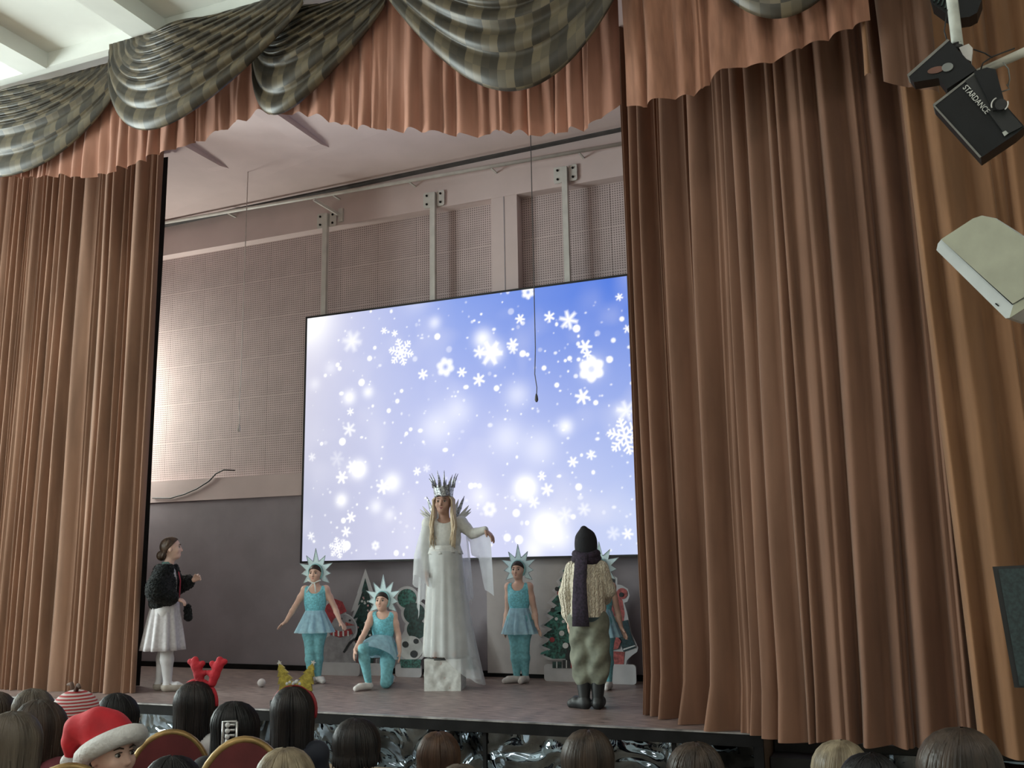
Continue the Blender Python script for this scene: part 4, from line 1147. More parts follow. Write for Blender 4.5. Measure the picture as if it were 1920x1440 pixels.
# ---- girl in a black fur jacket
H, hh = 1.40, 0.205
M_fur = mat('black fur', (0.008, 0.010, 0.011), 0.8, var=0.4, nscale=40, bump=0.8, bscale=90, sheen=0.1, spec=0.3)
M_gskirt = mat('white cotton skirt', (0.60, 0.57, 0.60), 0.75, var=0.06, nscale=40, trans=0.08, bump=.05)
M_tweed = mat('white knitted tights', (0.62, 0.60, 0.62), 0.8, var=0.06, bump=.1, bscale=120)
M_shoe = mat('beige shoe leather', (0.36, 0.31, 0.27), 0.5)
M_bhair = hair_mat('brown hair', (0.075, 0.045, 0.030), (0.030, 0.018, 0.013))
Rg = rotm(.10, -.03, 0)
JG = joints(H, hh, elL=V3(.19, -.02, .93), wrL=V3(.09, -.23, 1.0), elR=V3(-.18, .05, .90), wrR=V3(-.12, -.12, .83),
            head=V3(0, -.035, H - .5 * hh), chest=V3(0, .01, .70 * H), anL=V3(.06, .03, .07), anR=V3(-.05, -.06, .07), toeL=V3(.09, -.10, .03), toeR=V3(-.06, -.20, .03),
            knL=V3(.065, .0, .38), knR=V3(-.055, -.04, .38))
JG['handR'] = (V3(.25, -.85, -.25), V3(.4, -.1, -.9), .115, .8, V3(.3, 0, 1))
JG['handL'] = (V3(-.25, -.8, .45), V3(-.9, 0, -.3), .115, 1.1, V3(0, 0, 1))
g0 = on_z(290, 1296)
gr = empty('person', (g0[0] + .06, g0[1] + .02, 0), 2.13); tag(gr, 'performer in a black fur jacket and white skirt standing by the left curtain', 'person')
F = body_field(H, hh, JG, Rg)
v, f = F.mesh(0.0058); obj('body', (v, f), M_skin2, gr, True)
face_parts(gr, JG['head'], hh, Rg)
hl = head_local(JG['head'], hh, Rg)
hr_ = part(F, ['skull'], 0.006, 0.010, M_bhair, 'hair', gr, lambda X, Y, Z: (lambda x, y, z: np.maximum(np.maximum(-.10 - y - .9 * (z - .22), -z - .42), -(y - .0) - 1.8 * (z + .10)) * hh * .5)(*hl(X, Y, Z)))
mb = MB()
for s in (-1, 1):
    pts = [JG['head'] + Rg @ V3(s * (.30 + .06 * math.sin(t * 9)), .10 + .28 * t, .36 - .75 * t) * hh for t in np.linspace(0, 1, 12)]
    mb.tube(pts, [.016 + .005 * (i % 2) for i in range(12)], 7)
mb.ball(tuple(JG['head'] + Rg @ V3(0, .44, -.30) * hh), .05)
mb.build('braids', M_bhair, gr, True)
# bulky jacket: an open front fur with puffed sleeves
FJ = Field(); C_ = JG['chest']
FJ.ell(C_ + V3(0, .015, -.03), V3(.175, .135, .17), .03, None, 't'); FJ.ell(V3(0, .02, .80), V3(.16, .13, .10), .05, None, 't'); FJ.ell(V3(0, .03, 1.10), V3(.15, .09, .06), .05, None, 't')
for s in ('L', 'R'):
    FJ.chain([JG['sh' + s], JG['el' + s] + V3(0, 0, .05), JG['el' + s], JG['el' + s] + (JG['wr' + s] - JG['el' + s]) * .72], [.085, .092, .092, .068], .03, 't')
def fur(vv):
    rng_ = np.random.default_rng(2); return vv + rng_.normal(0, .0035, vv.shape)
obj('jacket', FJ.mesh(0.008, 0, lambda X, Y, Z: np.maximum(np.maximum(.055 - .10 * (1.05 - Z) * 0 - np.abs(X) + 0 * Y, 0) * 0 + np.minimum(.05 - np.abs(X) + 0 * Z, -(Y + .02) + 0 * Z), Z - 1.15), fur), M_fur, gr, True)
part(F, ['torso', 'pelvis'], .008, .012, mat('white turtleneck', (.52, .54, .54), .8, bump=.1), 'blouse', gr, lambda X, Y, Z: Z - 1.13 + 0 * X + 0 * Y)
MB().lathe([(.052, 1.075), (.058, 1.09), (.056, 1.13), (.050, 1.155)], 20, TR((0, .0, .02))).build('collar', mat('green grey collar', (.10, .18, .17), .8), gr, True)
ribbon('neck_tie', gr, mat('red neck tie', (.32, .02, .04), .6), [V3(0, -.105, 1.08), V3(.0, -.125, 1.0), V3(0, -.125, .90), V3(0, -.12, .80)], V3(.022, 0, 0), .006)
ruffle('skirt', gr, M_gskirt, (0, .0), .115, .845, .205, .37, 11, .016, 12, .92, 120, 12, .0, .8)
part(F, ['pelvis', 'legL', 'legR', 'footL', 'footR'], .007, .005, M_tweed, 'tights', gr)
part(F, ['footL', 'footR'], .006, .009, M_shoe, 'shoes', gr, lambda X, Y, Z: np.maximum(Z - .062, 0 * X + 0 * Y - 1))
for s in ('L', 'R'):
    a = JG['an' + s]; MB().tube([a + V3(.036 * math.cos(t), -.03 + .03 * math.sin(t), -.005 + .012 * math.sin(t)) for t in np.linspace(0, 2 * PI, 13)], .006, 6).build('shoe_strap', M_shoe, gr, True)
mf = FJ2 = Field().cone(V3(.0, -.20, .75), V3(.0, -.21, .66), .032, .038, .01)
obj('fur_muff', mf.mesh(.007, 0, None, fur), M_fur, gr, True)

# ---- boy seen from behind in a cream sweater
H, hh = 1.34, 0.20
Rb = rotm(-.15, -.15, 0)
JB = joints(H, hh, elL=V3(.165, .03, .86), wrL=V3(.165, -.03, .66), elR=V3(-.145, -.06, .88), wrR=V3(-.06, -.21, .80),
            anL=V3(.045, .02, .07), anR=V3(-.055, .0, .07), toeL=V3(.165, -.02, .03), toeR=V3(-.04, -.13, .03), head=V3(0, -.02, H - .5 * hh))
b0 = on_z(1110, 1328)
br = empty('person', (b0[0], b0[1] - .02, 0), math.radians(180)); tag(br, 'performer seen from behind in a cream sweater, olive trousers and dark hood', 'person')
M_sweater = mat('cream cable knit', (0.74, 0.67, 0.54), 0.85, var=0.06, nscale=30)
def cable(m):
    nt = m.node_tree; N = nt.nodes; L = nt.links; b = N['Principled BSDF']
    tc = N.new('ShaderNodeTexCoord'); wv = N.new('ShaderNodeTexWave'); wv.inputs['Scale'].default_value = 13; wv.inputs['Distortion'].default_value = 5; wv.inputs['Detail'].default_value = 2; wv.inputs['Detail Scale'].default_value = 4
    L.new(tc.outputs['Object'], wv.inputs['Vector']); bp = N.new('ShaderNodeBump'); bp.inputs['Strength'].default_value = .8; bp.inputs['Distance'].default_value = .02
    L.new(wv.outputs['Fac'], bp.inputs['Height']); L.new(bp.outputs[0], b.inputs['Normal'])
cable(M_sweater)
M_olive = mat('olive trousers', (0.19, 0.20, 0.155), 0.8, var=0.2, nscale=10, bump=.25, bscale=14)
M_boot = mat('dark boot', (0.012, 0.014, 0.016), 0.5); M_hoodk = mat('black knit hood', (0.010, 0.010, 0.014), 0.9, bump=.3, bscale=80)
M_scarf = mat('dark purple scarf', (0.028, 0.018, 0.036), 0.9, var=.3, nscale=60, bump=.4, bscale=120)
F = body_field(H, hh, JB, Rb)
v, f = F.mesh(0.006); obj('body', (v, f), M_skin, br, True)
face_parts(br, JB['head'], hh, Rb)
def knit(vv):
    a = np.arctan2(vv[:, 1], vv[:, 0]); r = .004 * np.maximum(0, np.sin(a * 16)) * (1 + .5 * np.sin(vv[:, 2] * 130 + 2 * np.sign(np.sin(a * 8))))
    n_ = vv.copy(); n_[:, 2] = 0; l = np.linalg.norm(n_, axis=1, keepdims=True) + 1e-6
    return vv + n_ / l * r[:, None]
FS = Field(); FS.ell(V3(0, .0, .93), V3(.135, .112, .21), .03, None, 't'); FS.cone(V3(0, .003, .92), V3(0, .004, .66), .126, .136, .03, 't'); FS.ell(V3(0, .005, 1.05), V3(.125, .08, .06), .05, None, 't')
obj('sweater', FS.mesh(.0065, 0, lambda X, Y, Z: np.maximum(Z - 1.115, .685 - Z) + 0 * X + 0 * Y, knit), M_sweater, br, True)
for s in ('L', 'R'):
    FV = Field().chain([JB['sh' + s] + V3(0, 0, .005), JB['el' + s], JB['el' + s] + (JB['wr' + s] - JB['el' + s]) * .75, JB['wr' + s]], [.058, .056, .054, .036], .02)
    FV.ell(JB['wr' + s] + V3(0, 0, .02), V3(.042, .042, .026), .01)
    def knit2(vv, c=JB['el' + s]):
        a = np.arctan2(vv[:, 1] - c[1], vv[:, 0] - c[0]); n_ = vv - c; n_[:, 2] = 0; l = np.linalg.norm(n_, axis=1, keepdims=True) + 1e-6
        return vv + n_ / l * (.0035 * np.maximum(0, np.sin(a * 8)))[:, None]
    obj('sleeve', FV.mesh(.0065, 0, None, knit2), M_sweater, br, True)
FT = Field().ell(V3(0, .0, .62), V3(.136, .116, .11), .03, None, 't')
for s in ('L', 'R'):
    FT.chain([JB['hp' + s] + V3(0, 0, -.02), JB['kn' + s] + V3(.0, 0, .02), JB['kn' + s] + (JB['an' + s] - JB['kn' + s]) * .38, JB['kn' + s] + (JB['an' + s] - JB['kn' + s]) * .55], [.096, .086, .080, .052], .03, 't')
def crease(vv):
    return vv + np.stack([.006 * np.sin(vv[:, 2] * 38 + vv[:, 1] * 30), .006 * np.sin(vv[:, 2] * 31 + vv[:, 0] * 40), 0 * vv[:, 0]], 1)
obj('trousers', FT.mesh(.0075, 0, None, crease), M_olive, br, True)
part(F, ['pelvis', 'torso'], .008, .028, mat('dark teal striped shirt', (.05, .085, .095), .8, var=.35, nscale=14, stretch=(.1, .1, 6)), 'shirt', br, lambda X, Y, Z: np.maximum(Z - .695, .575 - Z) + 0 * X + 0 * Y)
part(F, ['legL', 'legR'], .0075, .012, M_boot, 'boot_shafts', br, lambda X, Y, Z: Z - .24 + 0 * X + 0 * Y)
part(F, ['footL', 'footR'], .0065, .012, M_boot, 'boots', br)
hl = head_local(JB['head'], hh, Rb)
FH = Field(); FH.ell(JB['head'] + Rb @ V3(0, .06, .10) * hh, V3(.43, .49, .50) * hh, .02, Rb, 'h'); FH.cone(JB['head'] + Rb @ V3(0, .08, .4) * hh, JB['head'] + Rb @ V3(0.02, .10, .64) * hh, .26 * hh, .10 * hh, .05, 'h')
FH.cone(JB['head'] + Rb @ V3(0, .12, -.2) * hh, JB['head'] + V3(0, .02, -.15), .40 * hh, .40 * hh, .04, 'h')
obj('hood', FH.mesh(.0065, 0, lambda X, Y, Z: (lambda x, y, z: np.minimum(-y - .26, .30 - np.sqrt(x ** 2 + (z + .02) ** 2)) * hh)(*hl(X, Y, Z))), M_hoodk, br, True)
mb = MB()
for i, (z, r) in enumerate(((1.125, .088), (1.155, .082))):
    mb.tube([V3(r * math.cos(t), .005 + r * .9 * math.sin(t), z + .012 * math.sin(2 * t + i)) for t in np.linspace(0, 2 * PI, 25)], .034, 9, False)
mb.build('scarf_wrap', M_scarf, br, True)
ribbon('scarf_tail', br, M_scarf, [V3(.0, .085, 1.16), V3(.005, .125, 1.09), V3(.012, .148, .95), V3(.015, .152, .80), V3(.014, .146, .62)], [V3(.045, -.01, 0), V3(.05, 0, 0), V3(.052, 0, 0), V3(.06, 0, 0), V3(.068, 0, 0)], .012)
# ------------------------------------------------------------------ printed cardboard figures along the back wall
def board_set(label, y, cat='cutout', name='cardboard_cutout'):
    r = empty(name, (0, y, 0)); tag(r, label, cat, 'printed cardboard figures on the stage'); return r
def pxp(pts, y):
    return [(p[0], p[2]) for p in (on_y(px, py, y) for px, py in pts)]
def layer(root, name, m, pts, y, dep=0.004, k=0):
    """flat piece traced in the plane of the board; k: how many sheets it lies in front"""
    P = pxp(pts, y)
    return MB().prism(P, -0.004 - 0.0035 * k - dep, -0.004 - 0.0035 * k, FRONT).build(name, m, root)
def circ(cx, cy, r, n=20, sy=1.0): return [(cx + r * math.cos(2 * PI * i / n), cy + r * sy * math.sin(2 * PI * i / n)) for i in range(n)]
def blob(cx, cy, circles, n=72, grow=0):
    """outline of overlapping discs seen from a centre"""
    out = []
    for i in range(n):
        a = 2 * PI * i / n; dx, dy = math.cos(a), math.sin(a); best = 4
        for (x, y, r) in circles:
            r = r + grow; fx, fy = x - cx, y - cy; b = fx * dx + fy * dy; c = fx * fx + fy * fy - r * r
            d = b * b - c
            if d > 0: best = max(best, b + math.sqrt(d))
        out.append((cx + dx * best, cy + dy * best))
    return out
def fir(cx, top, bot, half, tiers, jag=0.25, grow=0, seed=0):
    rng = np.random.default_rng(seed); L = []; 
    for i in range(tiers):
        q = (i + 1) / tiers; y = top + (bot - top) * q
        L.append((half * q * rng.uniform(.9, 1.08) + grow, y + grow * .4)); L.append((half * q * (.55 + jag * .3) + grow, y - (bot - top) / tiers * .12 + grow * .4))
    pts = [(cx, top - grow * 1.6)] + [(cx + a, b) for a, b in L] + [(cx - a, b) for a, b in L[::-1]]
    return pts
M_card = mat('white cardboard', (0.50, 0.48, 0.50), 0.6, var=0.04)
M_pgreen = mat('printed dark green', (0.015, 0.05, 0.045), 0.5, var=0.35, nscale=40)
M_pgreen2 = mat('printed fir green', (0.03, 0.135, 0.11), 0.5, var=0.45, nscale=45)
M_pgrey = mat('printed snow grey', (0.30, 0.28, 0.30), 0.55, var=0.12, nscale=14)
M_pred = mat('printed red', (0.34, 0.035, 0.045), 0.5, var=0.2, nscale=30)
M_pbear = mat('printed bear red', (0.42, 0.09, 0.085), 0.55, var=0.25, nscale=40)
M_pdark = mat('printed black', (0.018, 0.02, 0.024), 0.5)
M_ppink = mat('printed pink', (0.55, 0.30, 0.30), 0.5)
M_pwhite = mat('printed white', (0.62, 0.62, 0.62), 0.5)
def base(root, y, x0, x1, y0, y1):
    P = pxp([(x0, y1), (x1, y1), (x1, y0), (x0, y0)], y)
    xs_ = [p[0] for p in P]; zs = [p[1] for p in P]
    MB().prism(rrect(min(xs_), 0.0, max(xs_), max(zs), .03), -0.02, 0.0, FRONT).build('base', M_card, root)
    for t in (.25, .75):
        x = min(xs_) + (max(xs_) - min(xs_)) * t
        MB().box((x - .004, 0.0, 0), (x + .004, 0.05, .16)).build('foot', M_card, root)
# snowman
Y = 8.80
r = board_set('cardboard snowman with a red cap and striped red scarf', Y)
sm = [(633, 1222, 33), (640, 1180, 26), (622, 1150, 22), (612, 1138, 10)]
layer(r, 'board', M_card, blob(634, 1200, sm, 90, 5), Y, .006, 0)
layer(r, 'snow_body', M_pgrey, blob(634, 1222, [(633, 1222, 33), (616, 1240, 17), (655, 1240, 14)], 60), Y, .003, 2)
layer(r, 'snow_head', M_pgrey, circ(642, 1177, 26), Y, .003, 3)
layer(r, 'cap', M_pred, [(612, 1178), (608, 1155), (614, 1135), (628, 1122), (644, 1128), (652, 1146), (640, 1152), (628, 1160), (620, 1176)], Y, .003, 4)
layer(r, 'scarf', M_pred, [(622, 1178), (640, 1184), (660, 1178), (664, 1188), (640, 1195), (622, 1190)], Y, .003, 5)
for i in range(4): layer(r, 'scarf_stripe', M_pwhite, [(627 + 9 * i, 1182), (630 + 9 * i, 1183), (630 + 9 * i, 1193), (627 + 9 * i, 1192)], Y, .002, 7)
for (x, y_) in ((642, 1160), (658, 1163)): layer(r, 'eye', M_pdark, circ(x, y_, 2.2, 10), Y, .002, 5)
layer(r, 'nose', M_pbear, [(650, 1166), (668, 1172), (651, 1173)], Y, .002, 6)
layer(r, 'twig', M_pdark, [(645, 1222), (656, 1204), (666, 1196), (668, 1199), (658, 1208), (648, 1224)], Y, .002, 5)
base(r, Y, 597, 676, 1243, 1266)
# dark tree beside it
Y = 8.89
r = board_set('dark green cardboard fir tree with white blossoms next to the snowman', Y)
layer(r, 'board', M_card, fir(686, 1076, 1215, 40, 4, .6, 6, 1) , Y, .006, 0)
layer(r, 'tree', M_pgreen, fir(686, 1084, 1212, 36, 5, .3, 0, 2), Y, .003, 2)
layer(r, 'trunk', M_pgreen, [(672, 1212), (704, 1212), (700, 1250), (668, 1250)], Y, .003, 1)
rng = np.random.default_rng(3)
for i in range(26):
    q = rng.random(); layer(r, 'blossom', M_pwhite if rng.random() < .7 else M_ppink, circ(686 + rng.uniform(-30, 30) * (.25 + .75 * q), 1120 + 85 * q, rng.uniform(1.4, 2.6), 7), Y, .002, 4)
layer(r, 'gift', M_ppink, [(665, 1206), (690, 1206), (690, 1244), (665, 1244)], Y, .003, 4)
layer(r, 'gift_band', M_pred, [(675, 1206), (680, 1206), (680, 1244), (675, 1244)], Y, .002, 6)
base(r, Y, 655, 722, 1244, 1266)
# round green figure
Y = 8.84
r = board_set('dark green rounded cardboard figure above a black and white spotted animal', Y)
gb = [(764, 1122, 18), (778, 1150, 20), (782, 1180, 18), (772, 1215, 24)]
layer(r, 'board', M_card, blob(774, 1165, gb, 80, 5), Y, .006, 0)
layer(r, 'crown', M_pgreen2, circ(764, 1122, 18), Y, .003, 1)
layer(r, 'leaves', M_pgreen, blob(780, 1165, gb[1:3], 50), Y, .003, 2)
layer(r, 'spotted_body', M_pwhite, circ(772, 1215, 23), Y, .003, 3)
for (x, y_, q) in ((762, 1208, 6), (778, 1226, 7), (782, 1202, 5)): layer(r, 'spot', M_pdark, circ(x, y_, q, 12), Y, .002, 5)
layer(r, 'green_cloth', M_pgreen2, [(752, 1236), (792, 1236), (790, 1252), (754, 1252)], Y, .002, 5)
base(r, Y, 743, 792, 1246, 1268)
# tree behind the pedestal
Y = 8.88
r = board_set('cardboard fir tree mostly hidden behind the crowned performer in white', Y)
layer(r, 'board', M_card, fir(862, 1158, 1262, 42, 6, .7, 5, 5), Y, .006, 0)
layer(r, 'tree', M_pgreen2, fir(862, 1166, 1258, 38, 6, .3, 0, 5), Y, .003, 2)
for i in range(18):
    q = rng.random(); layer(r, 'bauble', M_pdark if i % 2 else M_pwhite, circ(862 + rng.uniform(-34, 36) * (.25 + .75 * q), 1178 + 75 * q, rng.uniform(1.6, 3), 8), Y, .002, 4)
base(r, Y, 822, 905, 1256, 1276)
# tree on the right
Y = 8.88
r = board_set('tall cardboard fir tree with red and white baubles behind the cream sweater', Y)
def bough(seed, g):
    rng_ = np.random.default_rng(seed); L = []; Rr = []
    rows = [(1070, 10), (1088, 16), (1105, 24), (1128, 32), (1150, 40), (1172, 45), (1192, 47), (1210, 50), (1228, 44)]
    for i, (y_, w_) in enumerate(rows):
        L += [(1066 - w_ * rng_.uniform(.95, 1.05) - g, y_ + g * .3), (1066 - w_ * .66 - g, y_ + 7 + g * .3)]
        Rr += [(1066 + w_ * rng_.uniform(.95, 1.05) + g, y_ + g * .3), (1066 + w_ * .66 + g, y_ + 7 + g * .3)]
    return [(1066, 1062 - g)] + Rr + L[::-1]
layer(r, 'board', M_card, bough(1, 7), Y, .006, 0)
layer(r, 'tree', M_pgreen2, bough(2, 0), Y, .003, 2)
rng = np.random.default_rng(12)
for i in range(34):
    q = rng.uniform(.12, 1); a = rng.uniform(-1, 1); cx = 1066 + a * 46 * q; cy = 1070 + 158 * q; s = 1 if a > 0 else -1
    layer(r, 'bough', [M_pgreen, M_pgreen2, mat('printed light fir', (.06, .22, .19), .5)][i % 3], [(cx, cy - 3), (cx + s * 13, cy + 2), (cx + s * 15, cy + 6), (cx, cy + 4)], Y, .002, 4)
for (x, y_, q, m) in ((1037, 1199, 5, M_pred), (1055, 1187, 5, M_pwhite), (1062, 1210, 5.5, M_pwhite), (1050, 1112, 4, M_pbear), (1046, 1104, 4, M_pdark), (1038, 1143, 4, M_pdark), (1074, 1196, 5, M_pwhite), (1078, 1160, 5, M_pred), (1058, 1165, 3, M_pwhite), (1085, 1200, 4, M_pwhite), (1045, 1160, 3, M_pwhite)):
    layer(r, 'bauble', m, circ(x, y_, q, 12), Y, .002, 6)
layer(r, 'trunk', M_pdark, [(1060, 1205), (1082, 1205), (1080, 1240), (1062, 1240)], Y, .002, 3)
for (x0, x1, y0, y1, m) in ((1038, 1055, 1240, 1252, M_pgreen), (1057, 1072, 1237, 1252, M_pdark), (1072, 1086, 1233, 1252, M_pred)):
    layer(r, 'gift', m, [(x0, y0), (x1, y0), (x1, y1), (x0, y1)], Y, .003, 7)
    layer(r, 'gift_band', M_pwhite, [((x0 + x1) / 2 - 1, y0), ((x0 + x1) / 2 + 1, y0), ((x0 + x1) / 2 + 1, y1), ((x0 + x1) / 2 - 1, y1)], Y, .002, 9)
base(r, Y, 1022, 1106, 1247, 1277)
# red bear
Y = 8.82
r = board_set('red cardboard bear in a dark green waistcoat next to the right curtain', Y)
layer(r, 'board', M_card, [(1143, 1100), (1150, 1080), (1158, 1083), (1158, 1096), (1166, 1097), (1178, 1104), (1181, 1117), (1177, 1128), (1171, 1130), (1176, 1148), (1180, 1165), (1184, 1186), (1197, 1214), (1195, 1222), (1184, 1230), (1176, 1238), (1172, 1258), (1110, 1258), (1110, 1130), (1122, 1105)], Y, .006, 0)
layer(r, 'head', M_pbear, [(1126, 1112), (1146, 1106), (1160, 1114), (1168, 1126), (1172, 1150), (1170, 1168), (1122, 1168), (1118, 1130)], Y, .003, 1)
layer(r, 'ear', M_pbear, circ(1167, 1113, 10.5), Y, .003, 2)
layer(r, 'inner_ear', M_pdark, circ(1166, 1115, 4.5, 12), Y, .002, 4)
layer(r, 'bobble', M_pdark, [(1148, 1085), (1154, 1086), (1154, 1092), (1151, 1100), (1155, 1108), (1149, 1110)], Y, .003, 2)
layer(r, 'waistcoat', mat('printed teal waistcoat', (.02, .05, .06), .5, var=.3, nscale=60), [(1152, 1168), (1178, 1162), (1183, 1185), (1193, 1214), (1170, 1222), (1162, 1200), (1154, 1184)], Y, .003, 3)
layer(r, 'trim', M_pwhite, [(1170, 1216), (1192, 1209), (1193, 1211), (1170, 1219)], Y, .002, 5)
layer(r, 'arm', M_pbear, [(1140, 1195), (1158, 1192), (1166, 1202), (1160, 1216), (1140, 1220)], Y, .003, 5)
layer(r, 'leg', M_pbear, [(1130, 1220), (1172, 1222), (1170, 1245), (1160, 1256), (1140, 1258), (1130, 1250)], Y, .003, 2)
base(r, Y, 1108, 1193, 1246, 1283)

# ------------------------------------------------------------------ small things on the stage
p = on_z(490, 1288)
bl_ = MB().ball((0, 0, 0), .038, 20, 14).build('snowball', mat('white foam ball', (.62, .56, .56), .7, bump=.2, bscale=60), None, True); bl_.location = (p[0], p[1], .038)
tag(bl_, 'small white ball lying on the empty left part of the stage', 'ball')
p = on_z(512, 1326)
bx = empty('battery_box', (p[0], p[1] + .10, 0), .1); tag(bx, 'small flat black box lying at the front edge of the stage', 'box')
MB().box((-.075, -.05, 0), (.075, .05, .042), None, .01).build('case', M_black, bx)
MB().box((.03, -.02, .042), (.05, .0, .056)).build('knob', M_black, bx)

# ------------------------------------------------------------------ lamp and loudspeakers on the right
def facing_frame(c, yaw=0.0):
    """frame at c whose x is to the right, y up and z towards the hall's camera side"""
    z = CP - c; z[2] *= .3; z = unit(z); x = unit(np.cross(V3(0, 0, 1), z)); y = np.cross(z, x)
    Rm = Matrix(np.stack([x, y, z], 1).tolist()).to_4x4()
    return Matrix.Translation(Vector(c)) @ Rm @ Euler((0, yaw, 0)).to_matrix().to_4x4()
def px_poly(pts, c_px, dep):
    s = dep / FPX
    return [((p[0] - c_px[0]) * s, -(p[1] - c_px[1]) * s) for p in pts]
def put(name, m, poly, z0, z1, root, Mx=None): return MB().prism(poly, z0, z1, Mx).build(name, m, root)
D = 4.5; cpx = (1815, 170)
lf = empty('stage_light'); lf.matrix_world = facing_frame(at_depth(*cpx, D)); tag(lf, 'black effect lamp with white lettering hanging from a white pole', 'lamp')
M_lamp = mat('black lamp housing', (0.004, 0.005, 0.006), 0.5, var=.2, spec=.3); M_lampedge = mat('pale grey lamp edge', (0.16, .155, .14), .4)
Q = lambda pts: px_poly(pts, cpx, D)
hs = put('housing', M_lamp, Q([(1754, 183), (1833, 139), (1900, 258), (1886, 268), (1824, 300)]), -.17, 0, lf)
put('top_edge', M_lampedge, Q([(1753, 182), (1832, 137), (1834, 140), (1757, 185)]), -.17, .004, hs)  # light from above on the top face, put in as a pale strip
put('front_edge', M_lampedge, Q([(1753, 184), (1756, 184), (1825, 299), (1822, 300)]), -.01, .004, hs)
put('side_panel', mat('dark lamp panel', (.007, .008, .008), .55), Q([(1812, 152), (1832, 142), (1897, 258), (1868, 268)]), 0, .012, hs)
vs = put('visor', M_lamp, Q([(1716, 115), (1792, 65), (1833, 134), (1780, 158), (1768, 134), (1724, 131)]), -.12, 0, lf)
put('visor_edge', M_lampedge, Q([(1714, 114), (1790, 64), (1794, 67), (1718, 118)]), -.12, .003, vs)
put('lens_mount', mat('rusty mirror', (.16, .08, .06), .35, .5), Q(circ(1765, 118, 15, 18, .42)), 0, .006, vs)
put('lens', mat('grey lens', (.22, .23, .22), .15), Q(circ(1785, 118, 10, 18, .8)), 0, .010, vs)
put('yoke', M_lamp, Q([(1828, 140), (1850, 138), (1864, 145), (1872, 205), (1866, 222), (1852, 220), (1836, 165)]), .012, .03, lf)
kn = put('knob', M_black, Q(circ(1866, 214, 10, 18)), .03, .05, lf)
s_ = D / FPX
for a0, a1 in ((1.9, 3.4), (-1.0, .2)):
    MB().tube([((1864 - cpx[0]) * s_ + .034 * math.cos(t), -(214 - cpx[1]) * s_ + .034 * math.sin(t), .055) for t in np.linspace(a0, a1, 9)], .003, 6).build('chrome_arc', M_white, kn, True)
put('sticker', mat('pale sticker', (.4, .42, .38), .6), Q([(1863, 262), (1869, 260), (1873, 266), (1866, 270)]), .012, .014, hs)
def text_obj(name, body, size, m, parent, mx):
    cu = bpy.data.curves.new(name, 'FONT'); cu.body = body; cu.size = size; cu.extrude = .0008; cu.align_x = 'LEFT'
    t = bpy.data.objects.new(name, cu); COL.objects.link(t); bpy.context.view_layer.update()
    me = bpy.data.meshes.new_from_object(t.evaluated_get(bpy.context.evaluated_depsgraph_get())); bpy.data.objects.remove(t)
    me.materials.clear(); me.materials.append(m)
    o = bpy.data.objects.new(name, me); link(o, parent); o.matrix_local = mx; return o
a = Q([(1806, 164)])[0]
text_obj('lettering', 'STARDANCE', .036, mat('white print', (.62, .62, .58), .6), hs, TR((a[0], a[1], .0135), rz=math.radians(-60)) @ Matrix.Diagonal((.82, 1, 1, 1)))
# pole, side arm and cables
def loc_px(px, py, z=0): q = Q([(px, py)])[0]; return (q[0], q[1], z)
Mi = lf.matrix_world.inverted()
topw = at_depth(1800, -300, D); topw = V3(lf.matrix_world.translation.x - .03, lf.matrix_world.translation.y + .1, 5.55)
b_ = loc_px(1806, 72, -.08)
MB().tube([b_, Mi @ Vector(topw)], .026, 10).build('pole', mat('white lacquered pole', (.66, .68, .62), .4), lf, True)
MB().tube([loc_px(1804, 66, -.08), loc_px(1806, 80, -.08)], .027, 10).build('pole_clamp', M_black, lf, True)
MB().prism(Q([(1808, 78), (1825, 75), (1831, 85), (1826, 110), (1815, 100)]), -.1, -.05).build('coupler', M_white, lf)
MB().tube([loc_px(1834, 128, -.10), loc_px(1925, 104, -.12), loc_px(2250, 30, -.2)], [.019, .023, .026], 10).build('side_arm', mat('cream arm', (.52, .50, .43), .5), lf, True)
for pts in ([(1790, 66), (1786, 40), (1795, 0)], [(1832, 88), (1850, 100), (1862, 112)], [(1878, 125), (1886, 140), (1886, 160), (1882, 172)], [(1866, 180), (1884, 178), (1880, 168)], [(1840, 130), (1845, 118), (1862, 110), (1900, 104)]):
    MB().tube([loc_px(*q, -.05) for q in pts], .0035, 5).build('cable', M_black if pts[0][0] != 1878 and pts[0][0] != 1866 else M_lampedge, lf, True)
l2 = empty('stage_light'); l2.matrix_world = facing_frame(at_depth(1790, 5, 5.0)); tag(l2, 'second black lamp cut by the top edge behind the white pole', 'lamp')
cpx2 = (1790, 5); Q2 = lambda pts: px_poly(pts, cpx2, 5.0)
put('housing', M_lamp, Q2([(1752, -4), (1745, -50), (1830, -60), (1836, 10), (1825, 34), (1812, 38), (1796, 36), (1788, 38)]), -.16, 0, l2)
for i in range(6):
    put('cooling_fin', mat('dark green fins', (.012, .03, .026), .5), Q2([(1754 + 6 * i, -6 + 6 * i), (1757 + 6 * i, -6 + 6 * i), (1778 + 3 * i, -36 + 3 * i), (1775 + 3 * i, -36 + 3 * i)]), 0, .015, l2)
MB().tube([Vector((0.02, .12, -.1)), l2.matrix_world.inverted() @ Vector((l2.matrix_world.translation.x, l2.matrix_world.translation.y + .5, 5.55))], .02, 8).build('stem', M_black, l2, True)

